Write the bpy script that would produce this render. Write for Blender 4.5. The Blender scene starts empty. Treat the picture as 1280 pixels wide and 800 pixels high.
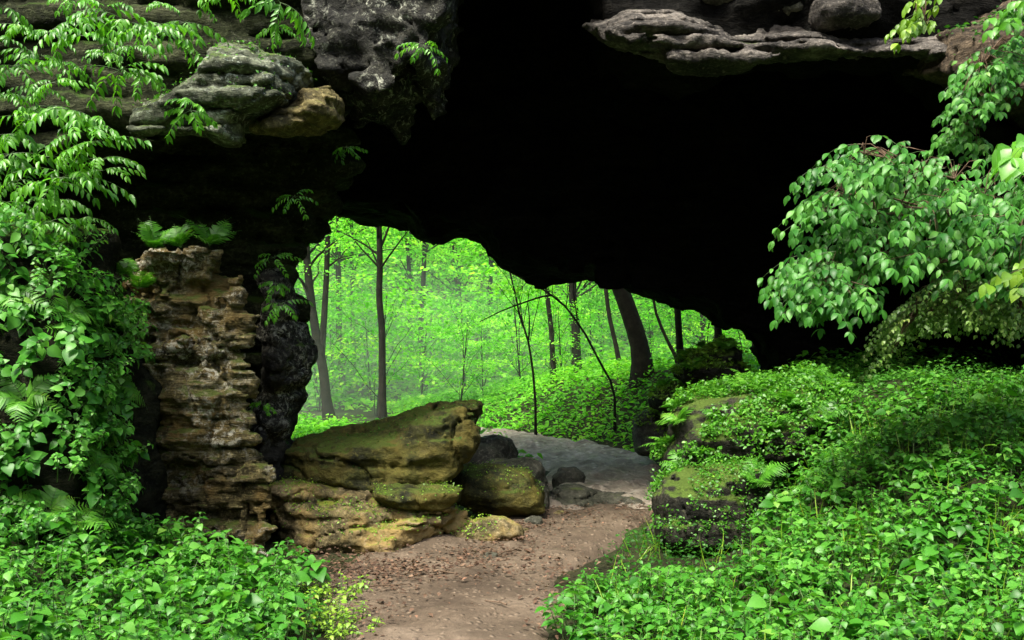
import bpy, math, random, re
import numpy as np
try:
    import openvdb as vdb
except Exception:
    import pyopenvdb as vdb
from mathutils import Vector, Matrix

SC = bpy.context.scene
COL = SC.collection
RNG = np.random.default_rng(7)
random.seed(7)
F = 1230.0; HOR = 440.0; CH = 1.6

def P(px, py, Y):
    return np.array([(px - 640.0) / F * Y, Y, CH - (py - HOR) / F * Y])

# ------------------------------------------------------------------ noise
def _h(ix, iy, iz, seed):
    h = (ix.astype(np.uint32) * np.uint32(374761393) + iy.astype(np.uint32) * np.uint32(668265263)
         + iz.astype(np.uint32) * np.uint32(2147483647 - 58) + np.uint32(seed) * np.uint32(974634777))
    h = (h ^ (h >> np.uint32(13))) * np.uint32(1274126177)
    h = h ^ (h >> np.uint32(16))
    return (h & np.uint32(0xFFFFFF)).astype(np.float32) / np.float32(8388607.5) - np.float32(1)

def noise(x, y, z, seed=0):
    x = np.asarray(x, dtype=np.float32); y = np.asarray(y, dtype=np.float32); z = np.asarray(z, dtype=np.float32)
    x, y, z = np.broadcast_arrays(x, y, z)
    xi = np.floor(x); yi = np.floor(y); zi = np.floor(z)
    fx = x - xi; fy = y - yi; fz = z - zi
    fx = fx * fx * (3 - 2 * fx); fy = fy * fy * (3 - 2 * fy); fz = fz * fz * (3 - 2 * fz)
    xi = xi.astype(np.int64); yi = yi.astype(np.int64); zi = zi.astype(np.int64)
    r = 0
    for dx in (0, 1):
        wx = fx if dx else 1 - fx
        for dy in (0, 1):
            wy = fy if dy else 1 - fy
            for dz in (0, 1):
                wz = fz if dz else 1 - fz
                r = r + wx * wy * wz * _h(xi + dx, yi + dy, zi + dz, seed)
    return r

def fbm(x, y, z, seed=0, octaves=4, gain=0.5, lac=2.03):
    a = 1.0; r = 0
    for k in range(octaves):
        r = r + a * noise(x, y, z, seed + k * 17)
        x = x * lac; y = y * lac; z = z * lac; a *= gain
    return r

def sstep(a, b, x):
    t = np.clip((np.asarray(x, dtype=float) - a) / (b - a), 0, 1)
    return t * t * (3 - 2 * t)

# ------------------------------------------------------------------ mesh helpers
def mesh_from(name, V, faces, mats, tone=None, smooth=True, mat_idx=None):
    """faces: list of (n,k) int arrays"""
    me = bpy.data.meshes.new(name)
    V = np.asarray(V, dtype=np.float32)
    faces = [np.asarray(f, dtype=np.int32) for f in faces if len(f)]
    nl = sum(f.size for f in faces); npoly = sum(len(f) for f in faces)
    me.vertices.add(len(V)); me.loops.add(nl); me.polygons.add(npoly)
    me.vertices.foreach_set('co', V.ravel())
    me.loops.foreach_set('vertex_index', np.concatenate([f.ravel() for f in faces]))
    tot = np.concatenate([np.full(len(f), f.shape[1], dtype=np.int32) for f in faces])
    st = np.concatenate([[0], np.cumsum(tot)[:-1]]).astype(np.int32)
    me.polygons.foreach_set('loop_start', st)
    me.polygons.foreach_set('loop_total', tot)
    if mat_idx is not None:
        me.polygons.foreach_set('material_index', np.asarray(mat_idx, dtype=np.int32))
    me.polygons.foreach_set('use_smooth', np.full(npoly, smooth))
    for m in (mats if isinstance(mats, (list, tuple)) else [mats]):
        me.materials.append(m)
    if tone is not None:
        a = me.attributes.new('tone', 'FLOAT', 'POINT')
        a.data.foreach_set('value', np.asarray(tone, dtype=np.float32))
    me.update(calc_edges=True)
    return me

def link(name, me, parent=None, loc=(0, 0, 0), rot=None, scale=None):
    o = bpy.data.objects.new(name, me); COL.objects.link(o)
    o.location = loc
    if rot is not None: o.rotation_euler = rot
    if scale is not None: o.scale = (scale,) * 3 if np.isscalar(scale) else scale
    if parent is not None: o.parent = parent
    return o

def tag(o, label=None, cat=None, group=None, kind=None):
    if label: o['label'] = label
    if cat: o['category'] = cat
    if group: o['group'] = group
    if kind: o['kind'] = kind
    return o

class MB:
    def __init__(s): s.V = []; s.F = {}; s.T = []; s.n = 0
    def add(s, V, Fc, tone=0.5, mi=0):
        V = np.asarray(V, dtype=np.float32).reshape(-1, 3); Fc = np.asarray(Fc, dtype=np.int64)
        s.V.append(V); s.F.setdefault((Fc.shape[1], mi), []).append(Fc + s.n)
        t = np.asarray(tone, dtype=np.float32)
        s.T.append(np.full(len(V), t, dtype=np.float32) if t.ndim == 0 else t)
        s.n += len(V)
    def mesh(s, name, mats, off=None, smooth=True):
        V = np.concatenate(s.V)
        if off is not None: V = V - np.asarray(off, dtype=np.float32)
        fl = []; mi = []
        for (k, m), L in s.F.items():
            a = np.concatenate(L); fl.append(a); mi.append(np.full(len(a), m))
        return mesh_from(name, V, fl, mats, np.concatenate(s.T), smooth, np.concatenate(mi))
    def tube(s, pts, rad, sides=6, tone=0.5, mi=0):
        pts = np.asarray(pts, dtype=float); n = len(pts)
        rad = np.broadcast_to(np.asarray(rad, dtype=float), (n,))
        d = np.gradient(pts, axis=0); d /= np.linalg.norm(d, axis=1)[:, None] + 1e-9
        ref = np.array([0, 1, 0.3]) if abs(d[0][2]) > 0.7 else np.array([0, 0, 1.0])
        a = np.cross(d, ref); a /= np.linalg.norm(a, axis=1)[:, None] + 1e-9
        b = np.cross(d, a)
        th = np.linspace(0, 2 * math.pi, sides, endpoint=False)
        V = pts[:, None, :] + rad[:, None, None] * (np.cos(th)[None, :, None] * a[:, None, :] + np.sin(th)[None, :, None] * b[:, None, :])
        i = np.arange(n - 1)[:, None] * sides; j = np.arange(sides)[None, :]; j2 = (j + 1) % sides
        Fc = np.stack([i + j, i + j2, i + sides + j2, i + sides + j], -1).reshape(-1, 4)
        V = V.reshape(-1, 3)
        tip = len(V); V = np.vstack([V, pts[-1] + d[-1] * rad[-1] * 0.6])
        s.add(V, Fc, tone, mi)
        k = np.arange(sides)
        cap = np.stack([(n - 1) * sides + k, (n - 1) * sides + (k + 1) % sides, np.full(sides, tip)], -1)
        s.F.setdefault((3, mi), []).append(cap + s.n - len(V))
    def leaves(s, tmpl, pos, dirs, nrm, size, tone, mi=0, wid=1.0):
        """place template leaves: dirs = along the leaf, nrm = upward side"""
        TV, TF = tmpl
        pos = np.asarray(pos, float).reshape(-1, 3); n = len(pos)
        if n == 0: return
        d = np.asarray(dirs, float).reshape(-1, 3); d = d / (np.linalg.norm(d, axis=1)[:, None] + 1e-9)
        u = np.broadcast_to(np.asarray(nrm, float), (n, 3))
        u = u - (u * d).sum(1)[:, None] * d
        u = u / (np.linalg.norm(u, axis=1)[:, None] + 1e-9)
        w = np.cross(u, d)
        sz = np.broadcast_to(np.asarray(size, float), (n,))
        V = pos[:, None, :] + sz[:, None, None] * (TV[None, :, 0:1] * d[:, None, :] + wid * TV[None, :, 1:2] * w[:, None, :] + TV[None, :, 2:3] * u[:, None, :])
        Fc = (np.arange(n)[:, None, None] * len(TV) + TF[None]).reshape(-1, TF.shape[1])
        t = np.repeat(np.broadcast_to(np.asarray(tone, float), (n,)), len(TV))
        s.add(V.reshape(-1, 3), Fc, t, mi)

def leaf_template(profile, droop=0.25, fold=0.25, wave=0.0):
    """profile: half widths along the leaf; two strips either side of the midrib"""
    n = len(profile); V = []
    for i, w in enumerate(profile):
        t = i / (n - 1)
        z = -droop * t * t + wave * math.sin(t * 9)
        V += [(t, -w, z + fold * w), (t, 0, z), (t, w, z + fold * w)]
    Fc = []
    for i in range(n - 1):
        a = 3 * i
        Fc += [(a, a + 1, a + 4, a + 3), (a + 1, a + 2, a + 5, a + 4)]
    return np.array(V), np.array(Fc)

L_OVATE = leaf_template([.02, .27, .36, .31, .17, .01], .3, .3)
L_HEART = leaf_template([.05, .36, .42, .34, .18, .01], .35, .22)
L_LANCE = leaf_template([.02, .16, .19, .13, .01], .35, .45)
L_ROUND = leaf_template([.03, .19, .27, .27, .19, .02], .4, .3)
L_TINY = leaf_template([.04, .34, .02], .15, .25)
L_SIMPLE = leaf_template([.03, .33, .22, .01], .25, .25)
L_PINNA = leaf_template([.10, .12, .01], .25, .1)

def unit(v):
    v = np.asarray(v, float); return v / (np.linalg.norm(v, axis=-1, keepdims=True) + 1e-9)

# ------------------------------------------------------------------ materials
def newmat(name):
    m = bpy.data.materials.new(name); m.use_nodes = True
    nt = m.node_tree; nt.nodes.clear()
    out = nt.nodes.new('ShaderNodeOutputMaterial')
    return m, nt, out
def N(nt, t, **kw):
    n = nt.nodes.new(t)
    for k, v in kw.items(): setattr(n, k, v)
    return n
def ramp(nt, src, stops, interp='LINEAR'):
    r = N(nt, 'ShaderNodeValToRGB'); e = r.color_ramp.elements; r.color_ramp.interpolation = interp
    while len(e) < len(stops): e.new(0.5)
    for k, (p, c) in enumerate(stops):
        e[k].position = p; e[k].color = (c, c, c, 1) if np.isscalar(c) else (*c, 1)
    nt.links.new(src, r.inputs[0]); return r.outputs[0]
def mix(nt, fac, a, b, mode='MIX'):
    m = N(nt, 'ShaderNodeMix', data_type='RGBA', blend_type=mode)
    for s, v in ((m.inputs[0], fac), (m.inputs[6], a), (m.inputs[7], b)):
        if isinstance(v, bpy.types.NodeSocket): nt.links.new(v, s)
        elif np.isscalar(v): s.default_value = v if s == m.inputs[0] else (v, v, v, 1)
        else: s.default_value = (*v, 1)
    return m.outputs[2]
def math_(nt, op, a, b=0.0, clamp=False):
    m = N(nt, 'ShaderNodeMath', operation=op, use_clamp=clamp)
    for s, v in ((m.inputs[0], a), (m.inputs[1], b)):
        if isinstance(v, bpy.types.NodeSocket): nt.links.new(v, s)
        else: s.default_value = v
    return m.outputs[0]
def coords(nt, scale=(1, 1, 1)):
    g = N(nt, 'ShaderNodeTexCoord'); m = N(nt, 'ShaderNodeMapping')
    m.inputs['Scale'].default_value = scale
    nt.links.new(g.outputs['Object'], m.inputs[0]); return m.outputs[0]
def ntex(nt, co, scale, detail=6, rough=0.6, dist=0.0):
    n = N(nt, 'ShaderNodeTexNoise'); n.inputs['Scale'].default_value = scale
    n.inputs['Detail'].default_value = detail; n.inputs['Roughness'].default_value = rough
    n.inputs['Distortion'].default_value = dist
    nt.links.new(co, n.inputs['Vector']); return n.outputs['Fac']

def rock_mat(name, dark, mid, light, moss=(0.035, 0.07, 0.008), moss_amt=0.3, lichen=(0.30, 0.32, 0.25), lichen_amt=0.2,
             strata=3.0, bump=0.05, rough=0.85, ochre=None, fine=1.0, spec=0.2):
    bump = bump * 1.9
    m, nt, out = newmat(name)
    co = coords(nt); cs = coords(nt, (1, 1, strata))
    n1 = ntex(nt, cs, 1.6, 7, .65, .4); n2 = ntex(nt, cs, 7 * fine, 6, .7, .3); n3 = ntex(nt, co, 26 * fine, 4, .7)
    base = ramp(nt, n1, [(0.36, dark), (0.52, mid), (0.68, light)])
    base = mix(nt, ramp(nt, n2, [(0.36, 0.0), (0.56, 1.0)]), mix(nt, 1.0, base, 0.32, 'MULTIPLY'), base)
    base = mix(nt, ramp(nt, n3, [(0.38, 0.55), (0.5, 0.0)]), base, tuple(c * .6 for c in dark))
    base = mix(nt, ramp(nt, n3, [(0.56, 0.0), (0.68, 0.45)]), base, tuple(min(1, c * 1.5) for c in light))
    if ochre is not None:
        o = ramp(nt, ntex(nt, co, 2.3, 5, .6), [(0.48, 0.0), (0.62, 0.75)])
        base = mix(nt, o, base, ochre)
    # lichen crust
    v = ramp(nt, ntex(nt, co, 11 * fine, 7, .8, .6), [(0.60 - 0.12 * lichen_amt, 0.0), (0.66 - 0.1 * lichen_amt, 1.0)])
    patch = ramp(nt, ntex(nt, co, 1.7, 3, .5), [(0.42, 0.0), (0.6, 1.0)])
    lf = math_(nt, 'MULTIPLY', math_(nt, 'MULTIPLY', v, patch), min(1.0, lichen_amt * 2.2), True)
    base = mix(nt, lf, base, lichen)
    # moss on faces that look up
    g = N(nt, 'ShaderNodeNewGeometry'); sx = N(nt, 'ShaderNodeSeparateXYZ')
    nt.links.new(g.outputs['Normal'], sx.inputs[0])
    mn = ntex(nt, co, 3.1, 6, .7)
    mm = math_(nt, 'ADD', math_(nt, 'MULTIPLY', sx.outputs[2], 0.55), math_(nt, 'MULTIPLY', mn, 1.5))
    mm = math_(nt, 'MULTIPLY', mm, 0.5)
    mf = ramp(nt, mm, [((1.45 - 0.7 * moss_amt) / 2, 0.0), ((1.62 - 0.7 * moss_amt) / 2, 0.9)])
    mcol = mix(nt, ntex(nt, co, 40, 3, .7), moss, tuple(c * 2.4 for c in moss))
    if moss_amt > 0: base = mix(nt, mf, base, mcol)
    b = N(nt, 'ShaderNodeBsdfPrincipled')
    nt.links.new(base, b.inputs['Base Color']); b.inputs['Specular IOR Level'].default_value = spec
    nt.links.new(ramp(nt, n2, [(0.3, rough - .25), (0.6, rough)]), b.inputs['Roughness'])
    hgt = math_(nt, 'ADD', math_(nt, 'MULTIPLY', n2, 0.6), math_(nt, 'ADD', math_(nt, 'MULTIPLY', n3, 0.2), math_(nt, 'MULTIPLY', n1, 0.8)))
    bp = N(nt, 'ShaderNodeBump'); bp.inputs['Strength'].default_value = 1.0; bp.inputs['Distance'].default_value = bump
    nt.links.new(hgt, bp.inputs['Height']); nt.links.new(bp.outputs[0], b.inputs['Normal'])
    nt.links.new(b.outputs[0], out.inputs[0])
    return m

def leaf_mat(name, dark, mid, light, rough=0.42, trans=0.3, spec=0.5, tmul=(1.5, 1.6, 0.7), rnd=0.22):
    m, nt, out = newmat(name)
    at = N(nt, 'ShaderNodeAttribute', attribute_name='tone')
    oi = N(nt, 'ShaderNodeObjectInfo')
    t = math_(nt, 'ADD', at.outputs['Fac'], math_(nt, 'MULTIPLY', math_(nt, 'SUBTRACT', oi.outputs['Random'], 0.5), rnd), True)
    col = ramp(nt, t, [(0.0, dark), (0.5, mid), (0.93, light), (1.0, (light[0] * 1.3, light[1], light[2]))])
    col = mix(nt, math_(nt, 'MULTIPLY', ntex(nt, coords(nt), 30, 2, .5), 0.35), col, tuple(c * 0.6 for c in mid))
    b = N(nt, 'ShaderNodeBsdfPrincipled'); nt.links.new(col, b.inputs['Base Color'])
    b.inputs['Roughness'].default_value = rough; b.inputs['Specular IOR Level'].default_value = spec
    tr = N(nt, 'ShaderNodeBsdfTranslucent')
    nt.links.new(mix(nt, 1.0, col, tmul, 'MULTIPLY'), tr.inputs[0])
    mx = N(nt, 'ShaderNodeMixShader'); mx.inputs[0].default_value = trans
    nt.links.new(b.outputs[0], mx.inputs[1]); nt.links.new(tr.outputs[0], mx.inputs[2])
    nt.links.new(mx.outputs[0], out.inputs[0])
    return m

def soil_mat(name, cols, scale=2.0, bump=0.03, rough=0.9, green=None, pebble=None):
    m, nt, out = newmat(name)
    co = coords(nt)
    n1 = ntex(nt, co, scale, 8, .68); n2 = ntex(nt, co, scale * 9, 6, .75); n3 = ntex(nt, co, scale * 0.3, 3, .5)
    base = ramp(nt, n1, [(0.34, cols[0]), (0.5, cols[1]), (0.66, cols[2])])
    base = mix(nt, ramp(nt, n2, [(0.35, 0.55), (0.62, 0.0)]), base, tuple(c * 0.45 for c in cols[1]))
    if green: base = mix(nt, ramp(nt, n3, [(0.52, 0.0), (0.66, 0.8)]), base, green)
    h = math_(nt, 'ADD', n1, math_(nt, 'MULTIPLY', n2, 0.5))
    if pebble:
        v = N(nt, 'ShaderNodeTexVoronoi'); v.inputs['Scale'].default_value = pebble
        mp = N(nt, 'ShaderNodeMapping'); mp.inputs['Scale'].default_value = (1, .8, 1)
        nt.links.new(co, mp.inputs[0]); nt.links.new(mp.outputs[0], v.inputs['Vector'])
        peb = ramp(nt, v.outputs['Distance'], [(0.1, 1.0), (0.45, 0.0)])
        vc = N(nt, 'ShaderNodeSeparateXYZ'); nt.links.new(v.outputs['Color'], vc.inputs[0])
        sel = ramp(nt, vc.outputs[0], [(0.45, 0.0), (0.55, 1.0)])
        pf = math_(nt, 'MULTIPLY', peb, sel)
        base = mix(nt, pf, base, mix(nt, vc.outputs[1], tuple(c * 0.7 for c in cols[2]), tuple(min(1, c * 1.15) for c in cols[2])))
        h = math_(nt, 'ADD', h, math_(nt, 'MULTIPLY', pf, 0.5))
    b = N(nt, 'ShaderNodeBsdfPrincipled'); nt.links.new(base, b.inputs['Base Color'])
    b.inputs['Roughness'].default_value = rough; b.inputs['Specular IOR Level'].default_value = .15
    bp = N(nt, 'ShaderNodeBump'); bp.inputs['Distance'].default_value = bump
    nt.links.new(h, bp.inputs['Height']); nt.links.new(bp.outputs[0], b.inputs['Normal'])
    nt.links.new(b.outputs[0], out.inputs[0])
    return m

M = {}
M['cave'] = rock_mat('shade_black_cave_rock', (.006, .006, .005), (.010, .010, .009), (.018, .017, .014), moss_amt=0.0, lichen_amt=0.0, bump=.04, spec=.02)  # the cave's deep shade is put into this near-black rock colour
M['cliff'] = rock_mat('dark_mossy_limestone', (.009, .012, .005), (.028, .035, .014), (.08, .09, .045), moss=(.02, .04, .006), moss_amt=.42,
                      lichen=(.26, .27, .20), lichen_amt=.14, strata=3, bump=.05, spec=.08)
M['outcrop'] = rock_mat('dark_bank_rock', (.008, .010, .006), (.02, .022, .012), (.04, .04, .022), moss_amt=.4, lichen_amt=.05, spec=.05)
M['pillar'] = rock_mat('tan_layered_limestone', (.045, .038, .014), (.17, .14, .052), (.42, .36, .17), moss=(.05, .07, .010), moss_amt=.5,
                       lichen=(.60, .58, .46), lichen_amt=.8, strata=6, bump=.06, ochre=(.20, .13, .035), fine=1.5)
M['slab_grey'] = rock_mat('grey_green_limestone', (.03, .038, .022), (.13, .15, .095), (.32, .35, .25), moss=(.05, .085, .012), moss_amt=.4,
                          lichen=(.48, .55, .45), lichen_amt=.45, strata=3, bump=.05)
M['slab_ochre'] = rock_mat('ochre_limestone', (.05, .042, .014), (.18, .15, .058), (.34, .29, .13), moss=(.08, .10, .015), moss_amt=.32,
                           lichen=(.42, .38, .22), lichen_amt=.2, strata=2.5, bump=.05)
M['lichen_rock'] = rock_mat('lichen_spotted_limestone', (.010, .011, .009), (.025, .026, .020), (.08, .08, .06), moss=(.03, .06, .01), moss_amt=.2,
                            lichen=(.36, .38, .30), lichen_amt=.5, strata=1, bump=.06, fine=1.3)
M['ledge'] = rock_mat('grey_overhang_limestone', (.025, .023, .020), (.095, .086, .073), (.25, .225, .19), moss=(.05, .07, .02), moss_amt=.1,
                      lichen=(.34, .32, .26), lichen_amt=.15, strata=3, bump=.05)
M['boulder_olive'] = rock_mat('olive_stained_boulder', (.013, .016, .005), (.055, .058, .012), (.14, .13, .030), moss=(.028, .042, .005), moss_amt=.44,
                              lichen=(.3, .26, .12), lichen_amt=.1, strata=1.6, bump=.035, ochre=(.095, .078, .014))
M['boulder_tan'] = rock_mat('tan_weathered_boulder', (.05, .045, .015), (.17, .135, .06), (.31, .25, .14), moss=(.08, .095, .010), moss_amt=.34,
                            lichen=(.42, .36, .25), lichen_amt=.15, strata=1.4, bump=.035, ochre=(.26, .18, .06))
M['boulder_grey'] = rock_mat('grey_green_boulder', (.035, .04, .025), (.085, .085, .06), (.17, .165, .125), moss=(.06, .08, .015), moss_amt=.15,
                             lichen_amt=.1, strata=1.5, bump=.03)
M['boulder_dark'] = rock_mat('dark_damp_boulder', (.008, .009, .006), (.022, .022, .014), (.05, .047, .032), moss=(.034, .058, .007), moss_amt=.60,
                             lichen_amt=.05, strata=2, bump=.04)
M['earth'] = rock_mat('brown_earthy_rock', (.02, .016, .010), (.07, .052, .032), (.17, .13, .085), moss=(.04, .07, .01), moss_amt=.25, lichen_amt=.1, bump=.05)
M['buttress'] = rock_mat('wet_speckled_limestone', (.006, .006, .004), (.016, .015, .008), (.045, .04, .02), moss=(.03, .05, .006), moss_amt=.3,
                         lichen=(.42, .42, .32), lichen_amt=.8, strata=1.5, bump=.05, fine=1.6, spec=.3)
M['soil'] = soil_mat('forest_soil', ((.012, .013, .005), (.024, .026, .010), (.045, .042, .018)), 2.2, .03, green=(.02, .05, .008))
M['far_soil'] = M['soil']
M['path'] = soil_mat('brown_trail_dirt', ((.050, .037, .025), (.098, .074, .050), (.165, .128, .090)), 1.3, .03, pebble=22, green=None)
M['stone_path'] = soil_mat('grey_stony_trail', ((.14, .12, .09), (.33, .285, .22), (.54, .48, .39)), 2.6, .09, rough=.7, pebble=9)
M['litter'] = leaf_mat('dead_leaf', (.035, .018, .010), (.085, .048, .028), (.20, .13, .08), .7, .1, .3)
M['bark'] = soil_mat('dark_tree_bark', ((.008, .008, .006), (.018, .017, .012), (.034, .031, .022)), 6, .03)
M['stem'] = leaf_mat('green_stem', (.03, .07, .012), (.06, .13, .025), (.10, .18, .04), .5, .1)
M['twig'] = soil_mat('brown_twig', ((.06, .04, .025), (.12, .08, .05), (.18, .13, .09)), 12, .005)
M['herb'] = leaf_mat('herb_leaf', (.012, .08, .006), (.052, .22, .018), (.15, .39, .055), .42, .32, .3)
M['vine'] = leaf_mat('bright_vine_leaf', (.03, .13, .008), (.085, .30, .014), (.16, .42, .03), .4, .35, .5)
M['shrub'] = leaf_mat('shrub_leaf', (.016, .10, .012), (.06, .225, .028), (.15, .37, .07), .42, .3, .25)
M['creeper'] = leaf_mat('small_creeper_leaf', (.035, .10, .010), (.11, .24, .030), (.28, .42, .10), .45, .3)
M['fern'] = leaf_mat('fern_leaf', (.025, .12, .008), (.075, .27, .016), (.15, .38, .035), .45, .35)
M['lime'] = leaf_mat('lime_leaf', (.06, .16, .008), (.17, .34, .02), (.30, .46, .05), .45, .35)
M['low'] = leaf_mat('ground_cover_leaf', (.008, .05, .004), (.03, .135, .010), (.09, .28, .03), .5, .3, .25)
M['tree'] = leaf_mat('tree_leaf', (.035, .18, .010), (.13, .48, .028), (.33, .74, .09), .5, .5, .2, (1.5, 1.6, .7), .7)
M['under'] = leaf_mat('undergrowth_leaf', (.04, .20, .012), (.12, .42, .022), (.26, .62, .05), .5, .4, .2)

# ------------------------------------------------------------------ signed distance rocks
def poly_sdf(x, z, pts):
    pts = np.asarray(pts, float); n = len(pts)
    d = np.full(x.shape, 1e9, dtype=np.float32); s = np.ones(x.shape, dtype=bool)
    for i in range(n):
        a = pts[i]; b = pts[i - 1]
        ex, ez = b - a; wx = x - a[0]; wz = z - a[1]
        t = np.clip((wx * ex + wz * ez) / (ex * ex + ez * ez + 1e-12), 0, 1)
        d = np.minimum(d, (wx - ex * t) ** 2 + (wz - ez * t) ** 2)
        c1 = z >= a[1]; c2 = z < b[1]; c3 = ex * wz > ez * wx
        s ^= (c1 & c2 & c3) | (~c1 & ~c2 & ~c3)
    return np.where(s, 1, -1) * np.sqrt(d)

def px_poly(pts, Y):
    return [(P(a, b, Y)[0], P(a, b, Y)[2]) for a, b in pts]

def smax(a, b, k=0.1):
    h = np.clip(0.5 + 0.5 * (a - b) / k, 0, 1)
    return b * (1 - h) + a * h + k * h * (1 - h)

def strata_n(x, y, z, amp, layer, seed, groove=0.5):
    zz = z + 0.10 * noise(x * .8, y * .8, z * .5, seed + 3)
    l = zz / layer; k = np.floor(l); fr = l - k
    o = noise(x * 0.9 + k * 5.17, y * 0.9, k * 3.71, seed)
    g = np.exp(-(np.minimum(fr, 1 - fr) / 0.13) ** 2)
    return amp * o + amp * groove * g

def sdf_mesh(bounds, res, f, nf=None, band=0.5):
    (x0, x1), (y0, y1), (z0, z1) = bounds
    xs = np.arange(x0, x1, res, dtype=np.float32); ys = np.arange(y0, y1, res, dtype=np.float32); zs = np.arange(z0, z1, res, dtype=np.float32)
    X, Y, Z = np.meshgrid(xs, ys, zs, indexing='ij')
    d = np.asarray(f(X, Y, Z), dtype=np.float32)
    if nf is not None:
        m = np.abs(d) < band
        d[m] += nf(X[m], Y[m], Z[m]).astype(np.float32)
    for ax in range(3):
        sl = [slice(None)] * 3
        for e in (0, -1):
            sl[ax] = e; d[tuple(sl)] = np.maximum(d[tuple(sl)], res)
    g = vdb.FloatGrid(float(3 * res)); g.copyFromArray(np.ascontiguousarray(d))
    p, t, q = g.convertToPolygons(isovalue=0.0)
    p = p * res + np.array([x0, y0, z0])
    return p.astype(np.float32), [q, t]

def rocky(x, y, z, amp, seed, s=1.0):
    # fractured look: broad undulation, sharp chipped edges and cracks
    w = .25 * noise(x * 1.3, y * 1.3, z * 1.3, seed + 77)
    a = np.abs(noise(x * 2.6 * s + w, y * 2.6 * s, z * 3.4 * s + w, seed + 11))
    b = np.abs(noise(x * 6.3 * s, y * 6.3 * s, z * 8 * s + w, seed + 12))
    c = np.abs(noise(x * 14 * s, y * 14 * s, z * 17 * s, seed + 13))
    cr = np.exp(-(noise(x * 1.9 * s + 3 * w, y * 1.9 * s, z * 2.5 * s, seed + 14) / .035) ** 2)
    return amp * (.5 * noise(x * 2, y * 2, z * 2, seed + 9) + 1.1 * a - .3 + .6 * b + .25 * c + .8 * cr)

def drop_small(V, faces):
    """keep only the largest connected surface"""
    n = len(V); lab = np.arange(n)
    E = []
    for f in faces:
        if len(f):
            for i in range(f.shape[1]): E.append(np.stack([f[:, i], f[:, (i + 1) % f.shape[1]]], 1))
    E = np.concatenate(E).astype(np.int64)
    for _ in range(400):
        l = np.minimum(lab[E[:, 0]], lab[E[:, 1]])
        new = lab.copy(); np.minimum.at(new, E[:, 0], l); np.minimum.at(new, E[:, 1], l)
        new = new[new]; new = new[new]
        if (new == lab).all(): break
        lab = new
    big = np.bincount(lab).argmax(); keep = lab == big
    idx = np.cumsum(keep) - 1
    return V[keep], [idx[f[keep[f[:, 0]]]] if len(f) else f for f in faces]

def fine_displace(V, faces, amp, scale, seed, octs=3, zs=1.0):
    nr = vnormals(V, faces)
    d = 1 - 2 * np.abs(fbm(V[:, 0] * scale, V[:, 1] * scale, V[:, 2] * scale * zs, seed, octs))
    return V + nr * (amp * d)[:, None]

def vnormals(V, faces):
    nr = np.zeros_like(V)
    for f in faces:
        if len(f) == 0: continue
        n = np.cross(V[f[:, 1]] - V[f[:, 0]], V[f[:, 2]] - V[f[:, 0]])
        for i in range(f.shape[1]): np.add.at(nr, f[:, i], n)
    return unit(nr)

SURF = {}
def rock(name, bounds, res, f, nf, mat, label, cat, group=None, fine=(0, 1, 1), band=.5, kind=None, parent=None, big=True):
    V, Fc = sdf_mesh(bounds, res, f, nf, band)
    if big: V, Fc = drop_small(V, Fc)
    if fine[0]: V = fine_displace(V, Fc, fine[0], fine[1], 91, 3, fine[2])
    base = np.array([V[:, 0].mean(), V[:, 1].mean(), V[:, 2].min()])
    me = mesh_from(name, V - base, Fc, mat, np.full(len(V), .5))
    o = link(name, me, parent, base)
    tag(o, label, cat, group, kind)
    SURF[o.name] = (V, vnormals(V, Fc))
    return o

def boulder(name, pts, Y, depth, mat, label, cat='boulder', group=None, res=.035, seed=1, strat=(.05, .16), rnd=.16, amp=.06, lean=0.0, bury=0.0, tilt=0.0, chis=5, gz=.5, fine=(.012, 13, 1.6)):
    """outline in photo pixels at depth Y, given its own thickness, facets and layers"""
    poly = px_poly(pts, Y); a = np.array(poly)
    cx, cz = a.mean(0); Yc = Y + depth * .42
    r = np.random.default_rng(seed)
    planes = []
    hx = np.ptp(a[:, 0]) / 2; hz = np.ptp(a[:, 1]) / 2
    for k in range(chis * 2):
        n = unit([r.normal() * .55, -1.0 if k % 4 else 1.0, r.normal() * .6 + .1])
        c = depth * .5 * abs(n[1]) * r.uniform(.62, .9) + abs(n[0]) * hx * r.uniform(.35, .75) + abs(n[2]) * hz * r.uniform(.4, .8)
        planes.append((n, c))
    def f(X, Yv, Z):
        d2 = poly_sdf(X, Z - tilt * (Yv - Yc + .35 * depth), poly)
        yy = Yv - Yc - lean * (Z - cz)
        lim = depth / 2 * np.sqrt(np.clip(-d2 / (rnd * 2.2) + .12, 0, 1))
        d = smax(d2, np.abs(yy) - depth / 2, rnd * .4)
        d = smax(d, (np.abs(yy) - lim) * .6, .05)
        for n, c in planes:
            d = smax(d, n[0] * (X - cx) + n[1] * yy + n[2] * (Z - cz) - c, .012)
        return d
    def nf(X, Yv, Z):
        return strata_n(X, Yv, Z, strat[0], strat[1], seed, gz) + rocky(X, Yv, Z, amp, seed)
    m = .3
    b = ((a[:, 0].min() - m, a[:, 0].max() + m), (Yc - depth / 2 - abs(lean) - m, Yc + depth / 2 + abs(lean) + m), (a[:, 1].min() - m - bury, a[:, 1].max() + m + abs(tilt) * depth))
    return rock(name, b, res, f, nf, mat, label, cat, group, fine=fine, band=.35)

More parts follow.
